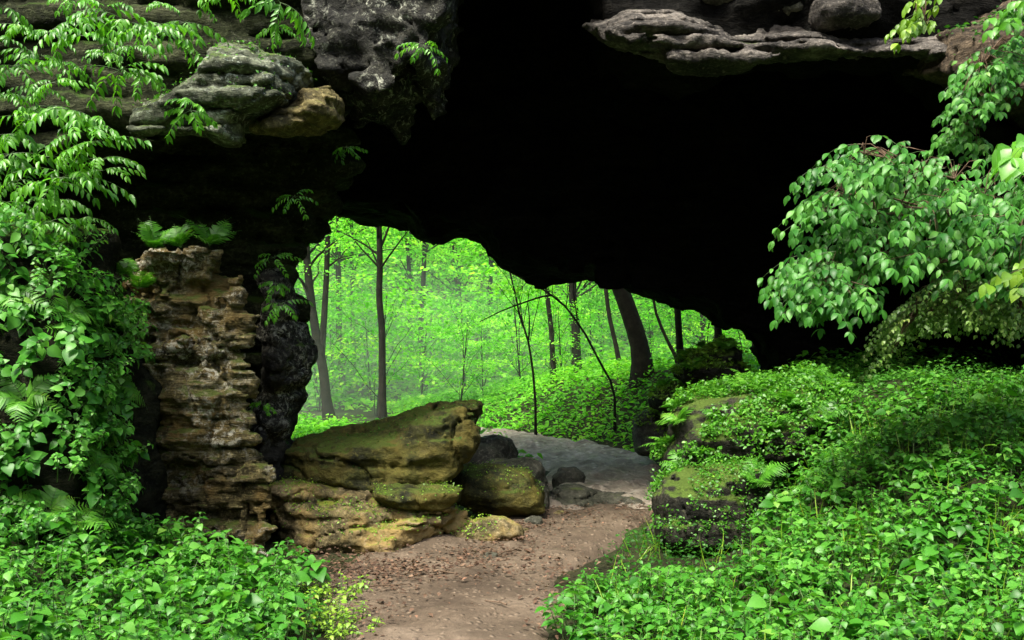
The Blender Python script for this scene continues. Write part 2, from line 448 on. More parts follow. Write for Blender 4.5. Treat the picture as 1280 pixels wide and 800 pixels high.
# ------------------------------------------------------------------ terrain
PL = ([3, 4, 5.5, 6.3, 7, 7.7, 8.2, 9, 9.8, 12.3, 16.4, 18.7, 21, 24], [-1.0, -1.0, -.93, -1.15, -1.42, -1.3, -.9, -.3, .2, .5, .0, -1.2, -3.4, -6])
PR = ([3, 4, 5.5, 7, 8.2, 9, 9.8, 12.3, 14.1, 16.4, 18.7, 21, 24], [.35, .25, .22, .43, .85, 1.25, 1.5, 1.9, 2.05, 1.55, .4, -1.4, -3.2])
def H(x, y, fine=True):
    x = np.asarray(x, float); y = np.asarray(y, float)
    pr = np.interp(y, PR[0], PR[1])
    w = np.interp(y, [4, 5.5, 7, 9, 11, 14, 18, 24, 34], [2.2, 2.2, 2.1, 1.8, 1.8, 1.6, 1.9, 5, 9])
    A = np.interp(y, [3, 4, 5.5, 7, 9, 11, 14, 18, 24, 35], [.1, .12, .4, .95, 1.35, 1.3, 1.3, 1.25, 1.0, .8])
    x0 = np.interp(y, [3, 4, 5.5, 7, 7.8, 9, 10.2, 12, 14.1, 16.4, 18.7, 21, 24], [.5, .5, .8, 1.1, 1.55, 1.75, 1.75, 2.0, 2.1, 1.6, .5, -1.3, -3.1])
    h = A * sstep(0, 1, (x - x0) / w)
    h = h + .10 * sstep(-1.0, -1.8, x) * sstep(9, 7, y) + np.clip(-2.0 - x, 0, 3) * .35 * sstep(8, 6, y)
    h = h + .75 * np.clip(x - 7.5, 0, 30) * sstep(45, 16, y) + .75 * np.clip(-x - 6, 0, 30) * sstep(24, 13, y)
    h = h + .55 * np.clip(-5 - y, 0, 40) + .34 * np.clip(y - 40, 0, 90) + .04 * np.clip(y - 25, 0, 40)  # first term: unseen slope behind the camera, added to block low sky from the cave
    h = h + .4 * np.clip(np.abs(x) - 26, 0, 60) * sstep(10, 30, y)
    if fine:
        on = sstep(-.3, .5, np.maximum(x - pr, np.interp(y, PL[0], PL[1]) - x))
        h = h + (.012 + .05 * on) * fbm(x * .9, y * .9, 0 * x, 5, 3) + .8 * sstep(22, 50, y) * noise(x * .08, y * .08, 0 * x, 8)
    return h

def axis(parts):
    out = [parts[0][0]]
    for (a, b, s) in parts:
        n = max(1, int(round((b - a) / s))); out += list(np.linspace(a, b, n + 1)[1:])
    return np.array(out)
def grid_mesh(xs, ys, hf):
    X, Yv = np.meshgrid(xs, ys, indexing='ij'); Z = hf(X, Yv)
    V = np.stack([X, Yv, Z], -1).reshape(-1, 3); ny = len(ys)
    i = np.arange(len(xs) - 1)[:, None] * ny; j = np.arange(ny - 1)[None]
    return V, np.stack([i + j, i + ny + j, i + ny + j + 1, i + j + 1], -1).reshape(-1, 4)

xs = axis([(-400, -60, 20), (-60, -12, 2), (-12, -4, .3), (-4, 6, .08), (6, 14, .3), (14, 60, 2), (60, 400, 20)])
ys = axis([(-300, -40, 20), (-40, 0, 2), (0, 3, .3), (3, 19, .08), (19, 32, .25), (32, 60, 1), (60, 140, 4), (140, 600, 30)])
V, Fc = grid_mesh(xs, ys, H)
tag(link('ground', mesh_from('ground', V, [Fc], M['soil'])), 'dark forest floor under the plants', None, None, 'structure')

def strip(name, y0, y1, mat, step=.05, nx=46, lift=.06, rough=.028, seed=3, wob=.12):
    ysv = np.arange(y0, y1 + step, step); V = []
    t = np.linspace(0, 1, nx)
    for y in ysv:
        a = np.interp(y, *PL) + wob * noise(y * 1.6, 0, 0, seed) - .06
        b = np.interp(y, *PR) + wob * noise(y * 1.6, 5, 0, seed) + .06
        x = a + (b - a) * t
        e = np.minimum(t, 1 - t) * (b - a)
        V.append(np.stack([x, np.full(nx, y), e], -1))
    V = np.array(V); X = V[..., 0]; Yv = V[..., 1]; e = V[..., 2]
    endf = np.minimum(sstep(y0 - .01, y0 + .3, Yv), 1 - sstep(y1 - .3, y1 + .01, Yv))
    Z = H(X, Yv) + lift * sstep(0, .28, e) * endf - .05 * (1 - sstep(0, .12, e)) - .05 * (1 - endf)
    Z = Z + rough * fbm(X * 3.2, Yv * 3.2, 0 * X, seed, 5) * sstep(0, .1, e)
    V = np.stack([X, Yv, Z], -1).reshape(-1, 3); ny = nx
    i = np.arange(len(ysv) - 1)[:, None] * ny; j = np.arange(ny - 1)[None]
    Fc = np.stack([i + j, i + j + 1, i + ny + j + 1, i + ny + j], -1).reshape(-1, 4)
    return link(name, mesh_from(name, V, [Fc], mat))
tag(strip('path', 2.5, 10.2, M['path']), 'brown dirt trail leading to the cave', None, None, 'structure')
tag(strip('stony_path', 9.6, 20.2, M['stone_path'], lift=.085, rough=.05, seed=12, nx=60), 'grey stony trail under and beyond the arch', None, None, 'structure')

# ------------------------------------------------------------------ cave arch, cliff, ledges
far_open = px_poly([(200, 900), (200, 262), (415, 262), (425, 268), (470, 275), (515, 279), (530, 290), (545, 298), (580, 297), (597, 301), (613, 313),
                    (627, 331), (645, 341), (668, 346), (700, 349), (750, 350), (765, 352), (785, 357), (805, 363), (830, 374), (862, 388), (890, 402),
                    (915, 415), (928, 430), (938, 455), (944, 480), (960, 560), (970, 900)], 14.2)
def arch_f(X, Y, Z):
    lip = np.interp(X, [-3, -.6, .6, .85, 1.5, 3.6, 4.2, 4.8, 5.4, 6], [5.4, 5.3, 5.3, 4.55, 4.35, 4.3, 3.6, 2.4, .8, -1])
    front = np.maximum(np.abs(Y - 9.3) - .6, lip - Z)
    roof = np.maximum(6.2 + .15 * (Y - 9) - Z, np.abs(Y - 11.6) - 3)
    back = np.maximum(np.abs(Y - 13.3) - .95, -poly_sdf(X, Z, far_open))
    right = np.maximum(6.0 - X, np.abs(Y - 11.6) - 3)
    d = np.minimum(np.minimum(front, roof), np.minimum(back, right))
    return np.maximum(d, Z - 9 - .15 * X + 0 * Y)
def arch_n(X, Y, Z):
    # keep the silhouette of the far opening close to its traced line
    q = np.where(Y > 12.2, .35, 1.0)
    return q * (.25 * fbm(X * .8, Y * .8, Z * .8, 31, 4) + strata_n(X, Y, Z, .10, .45, 33)) + rocky(X, Y, Z, .16, 35, .8) - .05
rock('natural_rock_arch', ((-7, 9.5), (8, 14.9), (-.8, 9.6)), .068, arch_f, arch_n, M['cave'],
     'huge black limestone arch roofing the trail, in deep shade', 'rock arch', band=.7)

wall = px_poly([(500, -500), (500, -40), (455, 60), (430, 130), (446, 185), (448, 215), (428, 250), (413, 272), (388, 300), (370, 340), (360, 352), (364, 372),
                (385, 398), (395, 430), (388, 470), (374, 510), (362, 552), (350, 640), (340, 760), (-900, 760), (-900, -500)], 9.0)
upper = px_poly([(-900, -500), (405, -500), (412, 40), (398, 110), (360, 168), (300, 176), (140, 172), (60, 188), (-900, 200)], 7.9)
nose = px_poly([(330, -500), (562, -500), (560, 0), (547, 45), (538, 78), (520, 88), (505, 70), (485, 110), (455, 118), (430, 95), (400, 100), (380, 60)], 7.8)
def cliff_f(X, Y, Z):
    d1 = np.maximum(poly_sdf(X + .32 * (Y - 9.0), Z, wall), np.abs(Y - 11.1) - 2.2)
    d2 = np.maximum(poly_sdf(X, Z, upper), np.abs(Y - 8.6) - .75)
    return np.minimum(d1, d2)
def cliff_n(X, Y, Z):
    return strata_n(X, Y, Z, .12, .26, 41, .8) + rocky(X, Y, Z, .13, 43, .7)
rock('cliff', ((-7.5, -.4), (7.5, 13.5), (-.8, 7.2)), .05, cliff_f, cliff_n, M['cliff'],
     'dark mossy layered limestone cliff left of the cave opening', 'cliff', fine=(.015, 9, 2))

def nose_f(X, Y, Z):
    return np.maximum(poly_sdf(X, Z, nose), np.abs(Y - 8.7) - .95 - .0 * X)
rock('hanging_rock', ((-2.2, -.2), (7.4, 9.9), (3.2, 6.4)), .04, nose_f,
     lambda X, Y, Z: rocky(X, Y, Z, .14, 51, 1.2), M['lichen_rock'],
     'grey lichen-spotted rock hanging at the top, left of the black gap', 'rock', fine=(.015, 12, 1))

pil = px_poly([(188, 317), (215, 314), (276, 317), (284, 338), (300, 345), (306, 385), (318, 400), (316, 470), (330, 480), (326, 560), (338, 570), (340, 660),
               (326, 760), (120, 760), (150, 620), (158, 480), (150, 400), (160, 372), (196, 366), (182, 345)], 7.65)
def pil_f(X, Y, Z):
    d = poly_sdf(X + .55 * (Y - 7.6), Z, pil)
    return smax(d, np.abs(Y - 8.05 - .10 * noise(X * 1.6, 0, Z * .8, 7)) - .5, .06)
def pil_n(X, Y, Z):
    w = .3 * noise(X * 2, Y * 2, Z * 2, 60)
    a = np.abs(noise(X * 3.1 + w, Y * 3.1, Z * 15 + 2 * w, 61)); b = np.abs(noise(X * 8 + w, Y * 8, Z * 34 + 3 * w, 62))
    pits = np.clip(noise(X * 7, Y * 7, Z * 10, 66) - .36, 0, 1)
    joint = np.exp(-(noise(X * 2.3 + .4 * noise(X, Y, Z * 3, 68), Y * 1.5, Z * .9, 67) / .05) ** 2)
    Zw = Z + .12 * noise(X * .7, Y * .7, Z * 1.7, 69)
    return strata_n(X, Y, Zw, .030, .15, 61, .9) + .030 * a + .024 * b - .03 + .14 * pits + .05 * joint + rocky(X, Y, Z, .10, 65, 1.7)
rock('rock_pillar', ((-3.4, -1.75), (7.2, 8.9), (-.4, 2.7)), .017, pil_f, pil_n, M['pillar'],
     'thin-layered tan limestone pillar topped with ferns', 'rock pillar', fine=(.008, 26, 2), band=.3)

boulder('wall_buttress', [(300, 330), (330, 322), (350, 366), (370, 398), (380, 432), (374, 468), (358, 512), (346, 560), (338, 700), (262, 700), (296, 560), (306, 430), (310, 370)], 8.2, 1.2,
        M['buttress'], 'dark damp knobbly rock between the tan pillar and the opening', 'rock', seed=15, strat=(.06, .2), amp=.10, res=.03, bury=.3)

boulder('rock_ledge', [(140, 160), (150, 130), (205, 105), (240, 80), (255, 45), (300, 48), (345, 68), (362, 100), (360, 122), (330, 135), (292, 150), (288, 178), (250, 172), (215, 172), (160, 176)],
        7.1, 1.3, M['slab_grey'], 'grey-green lichened limestone ledge above the dark recess, left', 'rock ledge', seed=21, strat=(.05, .12), rnd=.05, amp=.08, res=.024, chis=0, tilt=.3, gz=.8)
boulder('rock_slab', [(296, 152), (330, 138), (362, 124), (368, 104), (398, 102), (412, 118), (414, 150), (398, 166), (350, 172), (312, 176), (300, 168)],
        7.25, .9, M['slab_ochre'], 'ochre limestone slab jutting out right of the grey ledge', 'rock slab', seed=22, strat=(.05, .13), rnd=.05, amp=.09, res=.022, chis=1, tilt=.25, gz=.8)
boulder('loose_stone', [(255, 140), (292, 148), (288, 178), (262, 176), (246, 160)], 7.1, .5, M['slab_grey'],
        'small mossy stone tucked under the right end of the grey ledge', 'stone', seed=23, strat=(.02, .12), rnd=.06, amp=.03, res=.025)

# front lip of the overhang
boulder('overhanging_ledge', [(748, 28), (790, 6), (850, 8), (893, 22), (935, 36), (985, 26), (1030, 30), (1075, 44), (1130, 44), (1190, 40), (1250, 55), (1300, 60), (1300, 95), (1240, 92), (1190, 80),
                              (1110, 72), (1050, 74), (985, 76), (940, 88), (895, 99), (860, 97), (820, 80), (785, 66), (756, 46)],
        8.35, 1.5, M['ledge'], 'long weathered grey rock ledge along the top of the cave mouth', 'rock ledge', seed=31, strat=(.07, .13), rnd=.06, amp=.11, res=.026, chis=0, gz=.9, tilt=.36)
boulder('ledge_boulder', [(1020, -18), (1060, -30), (1122, -22), (1120, 18), (1075, 24), (1040, 30), (1022, 12)], 8.25, .8, M['slab_ochre'] if False else M['ledge'],
        'pale rounded block lying on the grey ledge, nearer the right', 'boulder', seed=32, strat=(.02, .2), rnd=.09, amp=.04, res=.03)
boulder('ledge_boulder', [(958, -20), (1018, -25), (1016, 14), (985, 18), (958, 10)], 8.5, .8, M['boulder_grey'],
        'dark grey block left of the pale block on the ledge', 'boulder', seed=33, strat=(.02, .2), rnd=.09, amp=.04, res=.03)
boulder('ledge_boulder', [(860, -40), (950, -30), (950, 2), (900, 8), (862, 4)], 8.6, .9, M['boulder_grey'],
        'low dark block at the top edge, leftmost on the ledge', 'boulder', seed=34, strat=(.02, .2), rnd=.09, amp=.04, res=.035)
boulder('earth_slope', [(1200, 60), (1205, 30), (1240, 20), (1330, -10), (1420, -40), (1420, 190), (1330, 175), (1262, 128), (1240, 105), (1190, 92)], 8.0, 1.6,
        M['earth'], 'brown earthy rock slope at the top right behind hanging leaves', 'rock', seed=35, strat=(.05, .2), rnd=.08, amp=.10, res=.035, chis=0, tilt=.3)

# boulders at the mouth
boulder('slab_boulder', [(330, 577), (352, 567), (395, 555), (440, 549), (485, 537), (515, 525), (540, 518), (575, 514), (602, 519), (606, 540), (598, 563), (580, 590), (566, 607), (540, 617), (500, 617), (480, 637), (440, 639), (400, 641), (340, 633), (318, 605)], 8.3, 1.35, M['boulder_olive'],
        'biggest boulder, a tilted olive-brown slab left of the trail', seed=41, strat=(.035, .22), rnd=.06, amp=.085, res=.021, chis=6, tilt=.12)
boulder('base_boulder', [(318, 628), (335, 618), (370, 622), (392, 636), (440, 640), (480, 650), (520, 652), (560, 654), (592, 668), (600, 705), (560, 712), (480, 708), (420, 706), (380, 712), (330, 705), (312, 670)],
        7.75, 1.0, M['boulder_tan'], 'broad tan rock at the foot of the tilted slab boulder', seed=42, strat=(.05, .12), rnd=.08, amp=.09, res=.02, bury=.1, chis=4, tilt=.2)
boulder('flat_stone', [(462, 612), (505, 608), (545, 612), (572, 620), (574, 640), (530, 648), (480, 646), (460, 632)], 7.9, .8, M['boulder_olive'],
        'small flat mossy stone wedged between the big slab and the tan rock', 'stone', seed=43, strat=(.02, .12), rnd=.04, amp=.07, res=.022)
boulder('trail_boulder', [(556, 610), (575, 592), (612, 590), (660, 598), (684, 625), (688, 650), (640, 655), (590, 652), (560, 640)], 8.9, 1.0, M['boulder_olive'],
        'low brown boulder just right of the big slab beside the trail', seed=44, strat=(.03, .2), rnd=.12, amp=.05, res=.028, bury=.1)
boulder('trail_boulder', [(600, 582), (620, 578), (662, 572), (680, 585), (690, 625), (688, 650), (640, 650), (606, 620)], 9.6, .9, M['boulder_grey'],
        'grey-brown flat-topped boulder behind the low brown boulder', seed=45, strat=(.03, .2), rnd=.12, amp=.05, res=.03, bury=.1)
boulder('trail_boulder', [(574, 590), (582, 566), (600, 560), (622, 566), (630, 585), (620, 600), (585, 602)], 10.5, .8, M['boulder_grey'],
        'small pale grey-green rounded boulder touching the right edge of the slab', seed=46, strat=(.02, .2), rnd=.14, amp=.04, res=.03)
boulder('trail_boulder', [(594, 575), (598, 550), (618, 545), (640, 552), (650, 572), (640, 600), (600, 600)], 11.6, .8, M['boulder_grey'],
        'farthest rounded grey boulder where the stony trail bends left', seed=47, strat=(.02, .2), rnd=.14, amp=.04, res=.03, bury=.1)
boulder('foot_stone', [(560, 672), (590, 655), (625, 650), (652, 660), (660, 676), (640, 690), (600, 702), (575, 700)], 8.0, .5, M['boulder_tan'],
        'small half-buried stone at the trail edge beside the tan rock', 'stone', seed=48, strat=(.015, .12), rnd=.09, amp=.03, res=.022, bury=.05)
boulder('rock_step', [(684, 668), (688, 632), (704, 620), (730, 618), (748, 628), (772, 632), (796, 630), (820, 636), (848, 640), (848, 668)], 9.9, .9, M['boulder_grey'],
        'low dark rock step crossing the trail where the grey stony part begins', 'rock', seed=60, strat=(.03, .08), rnd=.05, amp=.06, res=.022, tilt=.12, chis=0, gz=.8)
boulder('loose_stone', [(690, 600), (700, 586), (722, 584), (734, 596), (728, 625), (692, 625)], 11.2, .5, M['boulder_grey'],
        'lone small stone on the stony trail behind the rock step', 'stone', seed=66, strat=(.01, .1), rnd=.06, amp=.03, res=.025, chis=1)

rk = random.Random(4)
for k, (a, b, w_, h_, lab) in enumerate([(612, 702, 26, 13, 'small broken stone just right of the tan rock'), (655, 668, 22, 12, 'small broken stone beside the half-buried stone'), (668, 655, 30, 14, 'broken stone at the foot of the low brown boulder'),
                                         (583, 716, 20, 9, 'pebble-sized stone in the leaf litter by the tan rock'), (540, 718, 24, 9, 'flat stone chip in front of the tan rock'), (700, 645, 22, 10, 'small stone left of the rock step'),
                                         (816, 664, 26, 14, 'small stone at the right edge of the trail by the mossy rock')]):
    Yk = 1.6 / ((b + h_ / 2 - 440) / F)
    pts = [(a + w_ / 2 * math.cos(t) * rk.uniform(.8, 1.15), b + (h_ * .6 if math.sin(t) < 0 else h_) * math.sin(t)) for t in np.linspace(0, 2 * math.pi, 8)[:-1]]
    boulder('broken_stone', pts, Yk, .26, M['boulder_tan'] if k % 2 else M['boulder_grey'], lab, 'stone', seed=160 + k, strat=(.008, .07), rnd=.03, amp=.02, res=.012, chis=2, fine=(.004, 30, 1))
# right mossy rocks
boulder('mossy_boulder', [(830, 640), (836, 620), (868, 604), (905, 592), (950, 584), (975, 590), (985, 640), (985, 690), (930, 700), (832, 702)], 7.7, 1.2, M['boulder_dark'],
        'squarish dark rock with a moss-green top at the right edge of the trail', seed=71, strat=(.05, .22), rnd=.08, amp=.05, res=.026, bury=.1, tilt=.08)
boulder('mossy_boulder', [(842, 560), (852, 530), (900, 505), (960, 490), (1040, 478), (1075, 486), (1090, 540), (1040, 600), (980, 612), (900, 610), (838, 618)], 8.3, 1.6, M['boulder_dark'],
        'large leafy green-topped dark rock above the squarish mossy rock', seed=72, strat=(.06, .26), rnd=.16, amp=.08, res=.035, bury=.2, tilt=.05)
boulder('mossy_boulder', [(818, 500), (824, 484), (850, 476), (880, 486), (898, 505), (890, 522), (840, 520), (822, 512)], 12.0, .9, M['boulder_dark'],
        'dark rock on the far bank, upper of the two right of the stony trail', seed=73, strat=(.04, .2), rnd=.12, amp=.05, res=.035, bury=.6)
boulder('mossy_boulder', [(796, 560), (798, 530), (812, 514), (842, 512), (858, 530), (862, 575), (800, 576)], 12.6, 1.0, M['boulder_grey'],
        'dull rounded boulder at the right edge of the stony trail', seed=74, strat=(.02, .2), rnd=.18, amp=.05, res=.035, bury=.2)
boulder('mossy_boulder', [(850, 470), (862, 446), (890, 434), (918, 420), (936, 440), (944, 470), (920, 500), (880, 500)], 11.5, 1.2, M['boulder_dark'],
        'moss-capped rock under the right end of the arch opening', seed=75, strat=(.06, .2), rnd=.12, amp=.08, res=.035, bury=.8)

# leafy bank on the left
bank = px_poly([(-700, 230), (-100, 250), (10, 280), (25, 330), (55, 350), (70, 420), (82, 520), (95, 600), (110, 700), (110, 900), (-700, 900)], 6.2)
def bank_f(X, Y, Z):
    return smax(poly_sdf(X, Z, bank), np.abs(Y - 7.0) - .9 + .18 * (Z - 1), .2)
rock('rocky_bank', ((-6.5, -2.0), (5.6, 8.2), (-.6, 3.2)), .06, bank_f, lambda X, Y, Z: .14 * fbm(X * 1.6, Y * 1.6, Z * 1.6, 81, 4), M['outcrop'],
     'dark earthen bank hidden under the leafy herbs on the left', 'bank')

# ------------------------------------------------------------------ plant prototypes
def herb_proto(seed, hgt=.36, nst=6, leaf=.075, spread=.12, tmpl=L_HEART, mat='herb', levels=4):
    r = np.random.default_rng(seed); mb = MB()
    for s in range(nst):
        a = r.uniform(0, 6.28); rr = spread * math.sqrt(r.random()); h = hgt * r.uniform(.55, 1.05)
        b0 = np.array([rr * math.cos(a), rr * math.sin(a), -.02]); lean = np.array([math.cos(a), math.sin(a), 0]) * h * r.uniform(.1, .4)
        t = np.linspace(0, 1, 5)[:, None]
        pts = b0 + lean * t ** 1.5 + np.array([0, 0, h]) * t
        mb.tube(pts, np.linspace(.0035, .0018, 5), 4, r.uniform(.2, .8), 1)
        ph = r.uniform(0, 3.14)
        for k in range(levels):
            f = .4 + .6 * (k + 1) / levels; c = b0 + lean * f ** 1.5 + np.array([0, 0, h * f])
            ph += 1.57
            nl = 2 if k < levels - 1 else 4
            for q in range(nl):
                aa = ph + q * 6.283 / nl + r.normal() * .25
                el = r.normal() * .25 + .05
                d = np.array([math.cos(aa), math.sin(aa), el])
                sz = leaf * (1.15 - .25 * abs(k - levels * .55)) * r.uniform(.5, 1.3) * (1 if k < levels - 1 else .7)
                st = c + d * sz * .35
                mb.tube([c, st], [.0014, .001], 3, .5, 1)
                mb.leaves(tmpl, [st], [d + np.array([0, 0, -.15])], [r.normal() * .35, r.normal() * .35, 1], sz, np.clip(.5 + .18 * r.normal() + .12 * (f - .6), 0, 1))
    return mb.mesh('woodland_herb', [M[mat], M['stem']])

def fern_proto(seed, n=8, length=.5, mat='fern', droop=.45, pairs=14, spread=1.0, e0=.6, e1=1.3):
    r = np.random.default_rng(seed); mb = MB()
    for s in range(n):
        a = s * 6.283 / n * spread + r.normal() * .25; L = length * r.uniform(.65, 1.1); el = r.uniform(e0, e1)
        t = np.linspace(0, 1, 9); hd = np.array([math.cos(a), math.sin(a), 0])
        pts = (np.outer(t * L * math.cos(el) + .3 * L * t ** 2, hd) + np.outer(L * math.sin(el) * t - droop * L * t ** 2.2, [0, 0, 1]))
        mb.tube(pts, np.linspace(.003, .001, 9), 3, .6, 1)
        side = np.array([-math.sin(a), math.cos(a), 0]); tone = r.normal() * .1 + .5
        tt = np.linspace(.12, .98, pairs)
        for k in range(3): pass
        c = np.stack([np.interp(tt, t, pts[:, i]) for i in range(3)], 1)
        tan = unit(np.gradient(c, axis=0))
        ln = L * .27 * np.sin(np.clip(tt * 1.05 + .12, 0, 1) * math.pi) ** .7 + .01
        for sg in (-1, 1):
            d = side * sg + tan * .45 + r.normal(size=(pairs, 3)) * .07
            up = np.cross(tan, side); up = up * np.sign(up[:, 2:3] + 1e-6)
            mb.leaves(L_PINNA, c, d, up, ln, np.clip(tone + r.normal(size=pairs) * .12, 0, 1), wid=.85)
    return mb.mesh('fern', [M[mat], M['stem']])

def spray_proto(seed, L=.34, n=4, leaf=.07, tmpl=L_LANCE, mat='vine', droop=.55):
    """vine twig hanging out from the rock (towards -Y), with drooping leaflets"""
    r = np.random.default_rng(seed); mb = MB()
    mb.tube([(0, .06, 0), (0, 0, 0)], [.003, .003], 3, .3, 1)
    for s in range(n):
        a = -1.57 + (s - (n - 1) / 2) * .95 + r.normal() * .2
        hd = np.array([math.cos(a), math.sin(a), .25 + r.normal() * .15]); LL = L * r.uniform(.6, 1.1)
        t = np.linspace(0, 1, 7)
        pts = np.outer(t * LL, hd) + np.outer(-droop * LL * t ** 2, [0, 0, 1])
        mb.tube(pts, np.linspace(.0025, .001, 7), 3, .3, 1)
        m = 6; tt = np.linspace(.25, 1, m); c = np.stack([np.interp(tt, t, pts[:, i]) for i in range(3)], 1)
        tan = unit(np.gradient(c, axis=0)); side = unit(np.cross(tan, [0, 0, 1.0])); tone = .5 + r.normal() * .15
        for sg in (-1, 1):
            d = side * sg * .8 + tan * .6 + np.array([0, 0, -.45]) + r.normal(size=(m, 3)) * .15
            mb.leaves(tmpl, c, d, np.array([0, -.35, 1]) + r.normal(size=(m, 3)) * .2, leaf * r.uniform(.7, 1.2, m), np.clip(tone + r.normal(size=m) * .14, 0, 1))
        mb.leaves(tmpl, [pts[-1]], [tan[-1] + np.array([0, 0, -.5])], [0, -.3, 1], leaf * 1.1, tone)
    return mb.mesh('climbing_vine', [M[mat], M['stem']])

used = {}
def place(name, me, loc, rot=(0, 0, 0), sc=1.0, label=None, cat=None, group=None):
    """every plant is an object of its own; plants of one look share their mesh data"""
    if me.name not in used:
        used[me.name] = link(name, me)
        o = used[me.name]
    else:
        o = used[me.name].copy(); o.name = name; COL.objects.link(o)
    o.location = loc; o.rotation_euler = rot; o.scale = (sc, sc, sc)
    return tag(o, label, cat, group)

HERB = [herb_proto(100 + k, hgt=.26 + .05 * (k % 3), nst=(5, 7, 9)[k % 3], leaf=(.098, .076, .056)[k % 3], tmpl=(L_HEART, L_OVATE)[k % 2], levels=(4, 5, 6)[k % 3]) for k in range(8)]
HERB_R = [herb_proto(120 + k, hgt=.22 + .05 * (k % 3), nst=(6, 8, 10)[k % 3], leaf=(.082, .064, .048)[k % 3], tmpl=L_OVATE if k % 2 else L_HEART, levels=(4, 5, 6)[k % 3]) for k in range(8)]
FERN = [fern_proto(140 + k, n=7 + k % 3) for k in range(4)]
WFERN = [fern_proto(150 + k, n=9, length=.34, droop=.75, spread=1.0) for k in range(3)]
TFERN = [fern_proto(156 + k, n=9, length=.42, droop=.32, e0=.85, e1=1.45) for k in range(3)]
VINE = [spray_proto(160 + k, L=.24 + .04 * (k % 3), n=4 + k % 3) for k in range(6)]
LIMEP = [herb_proto(180 + k, hgt=.16, nst=14, leaf=.028, spread=.12, tmpl=L_SIMPLE, mat='lime', levels=4) for k in range(2)]

def rr(a, b): return random.uniform(a, b)
def to_px(p): return 640 + p[0] / p[1] * F, HOR - (p[2] - CH) / p[1] * F
GL = 'broad-leaved herbs massed at the foot of the left cliff'
GW = 'broad-leaved herbs covering the steep left bank'
GR = 'broad-leaved herbs on the right bank below the shrub'
QUEUE = []
def herb(protos_, loc, rot, sc, label, group): QUEUE.append((protos_[random.randrange(len(protos_))], loc, rot, sc, label, group))
# left foreground floor
def sample_floor(n, x0, x1, y0, y1, ok, mind):
    pts = []; tries = 0
    while len(pts) < n and tries < n * 60:
        tries += 1
        x = rr(x0, x1); y = rr(y0, y1)
        if not ok(x, y): continue
        if any((x - a) ** 2 + (y - b) ** 2 < mind * mind for a, b in pts): continue
        pts.append((x, y))
    return pts
def okL(x, y):
    px, py = to_px((x, y, 0.1 + float(H(x, y, False))))
    return -60 < px < 440 - max(0, (690 - py)) * 1.0 and py < 900 and x < np.interp(y, *PL) - .22 and (y < 7.0) and not (px > 290 and y > 6.6)
for (x, y) in sample_floor(105, -4.0, -1.0, 3.3, 7.1, okL, .19):
    herb(HERB, (x, y, float(H(x, y)) - .01), (rr(-.1, .1), rr(-.1, .1), rr(0, 6.28)), rr(.8, 1.15),
          'leafy green herb growing in the mass at the foot of the left cliff', GL)
# steep bank
Vb, Nb = SURF['rocky_bank']
cand = []
for i in np.random.default_rng(3).permutation(len(Vb)):
    p = Vb[i]; n = Nb[i]
    if n[1] > -.15 and n[0] < .3 and n[2] < .4: continue
    px, py = to_px(p)
    if not (-30 < px < 150 and (315 if px < 95 else 385) < py < 720): continue
    if n[2] < -.3: continue
    if all(((p - q) ** 2).sum() > .155 ** 2 for q, _ in cand): cand.append((p, n))
    if len(cand) >= 175: break
def tilt_rot(n, up=.55, spin=None):
    z = unit(np.array(n) * (1 - up) + np.array([0, 0, up])); q = Vector(z).to_track_quat('Z', 'Y')
    e = (q @ Matrix.Rotation(spin if spin is not None else rr(0, 6.28), 3, 'Z').to_quaternion()).to_euler()
    return tuple(e)
for k, (p, n) in enumerate(cand):
    if k % 6 == 0:
        place('fern', random.choice(WFERN), tuple(p), tilt_rot(n, .4), rr(.7, 1.0), 'green fern rooted among the herbs of the steep left bank', 'fern', 'ferns on the steep left bank')
    else:
        herb(HERB, tuple(p), tilt_rot(n, .45), rr(.65, 1.0), 'leafy green herb clinging to the steep left bank', GW)

# vines at the top left (photo positions)
vines = [(25, 45), (62, 52), (95, 40), (40, 18), (92, 12), (52, 82), (110, 58), (132, 78), (165, 70), (195, 78), (82, 92), (45, 122), (88, 150), (118, 165), (18, 95), (12, 155),
         (92, 198), (125, 212), (205, 18), (245, 8), (285, 5), (315, 18), (345, 48), (215, 58), (240, 142), (12, 205), (22, 238), (45, 232), (68, 240), (150, 100), (178, 105), (5, 20),
         (130, 25), (170, 15), (5, 60), (70, 115), (20, 180), (350, 15), (5, 130), (60, 180), (8, 265), (160, 40), (60, 145), (230, 40), (190, 45), (300, 12), (35, 265), (90, 235), (75, 262), (110, 285), (95, 180), (140, 185), (60, 290), (130, 225), (20, 215), (5, 290), (50, 285), (150, 20), (120, 190), (65, 208), (35, 160)]
for k, (a, b) in enumerate(vines):
    if k % 6 == 3: continue
    Yv = 7.35 if a > 190 else rr(6.3, 7.2)
    if (a, b) == (240, 142): Yv = 6.9
    o = place('climbing_vine', VINE[k % 6], tuple(P(a, b - 12, Yv)), (rr(-.3, .6), rr(-.35, .35), rr(-.8, .8)), rr(.6, 1.2),
              'drooping bright green vine spray hanging over the dark cliff at the upper left', 'vine', 'vine sprays hanging over the upper left cliff')
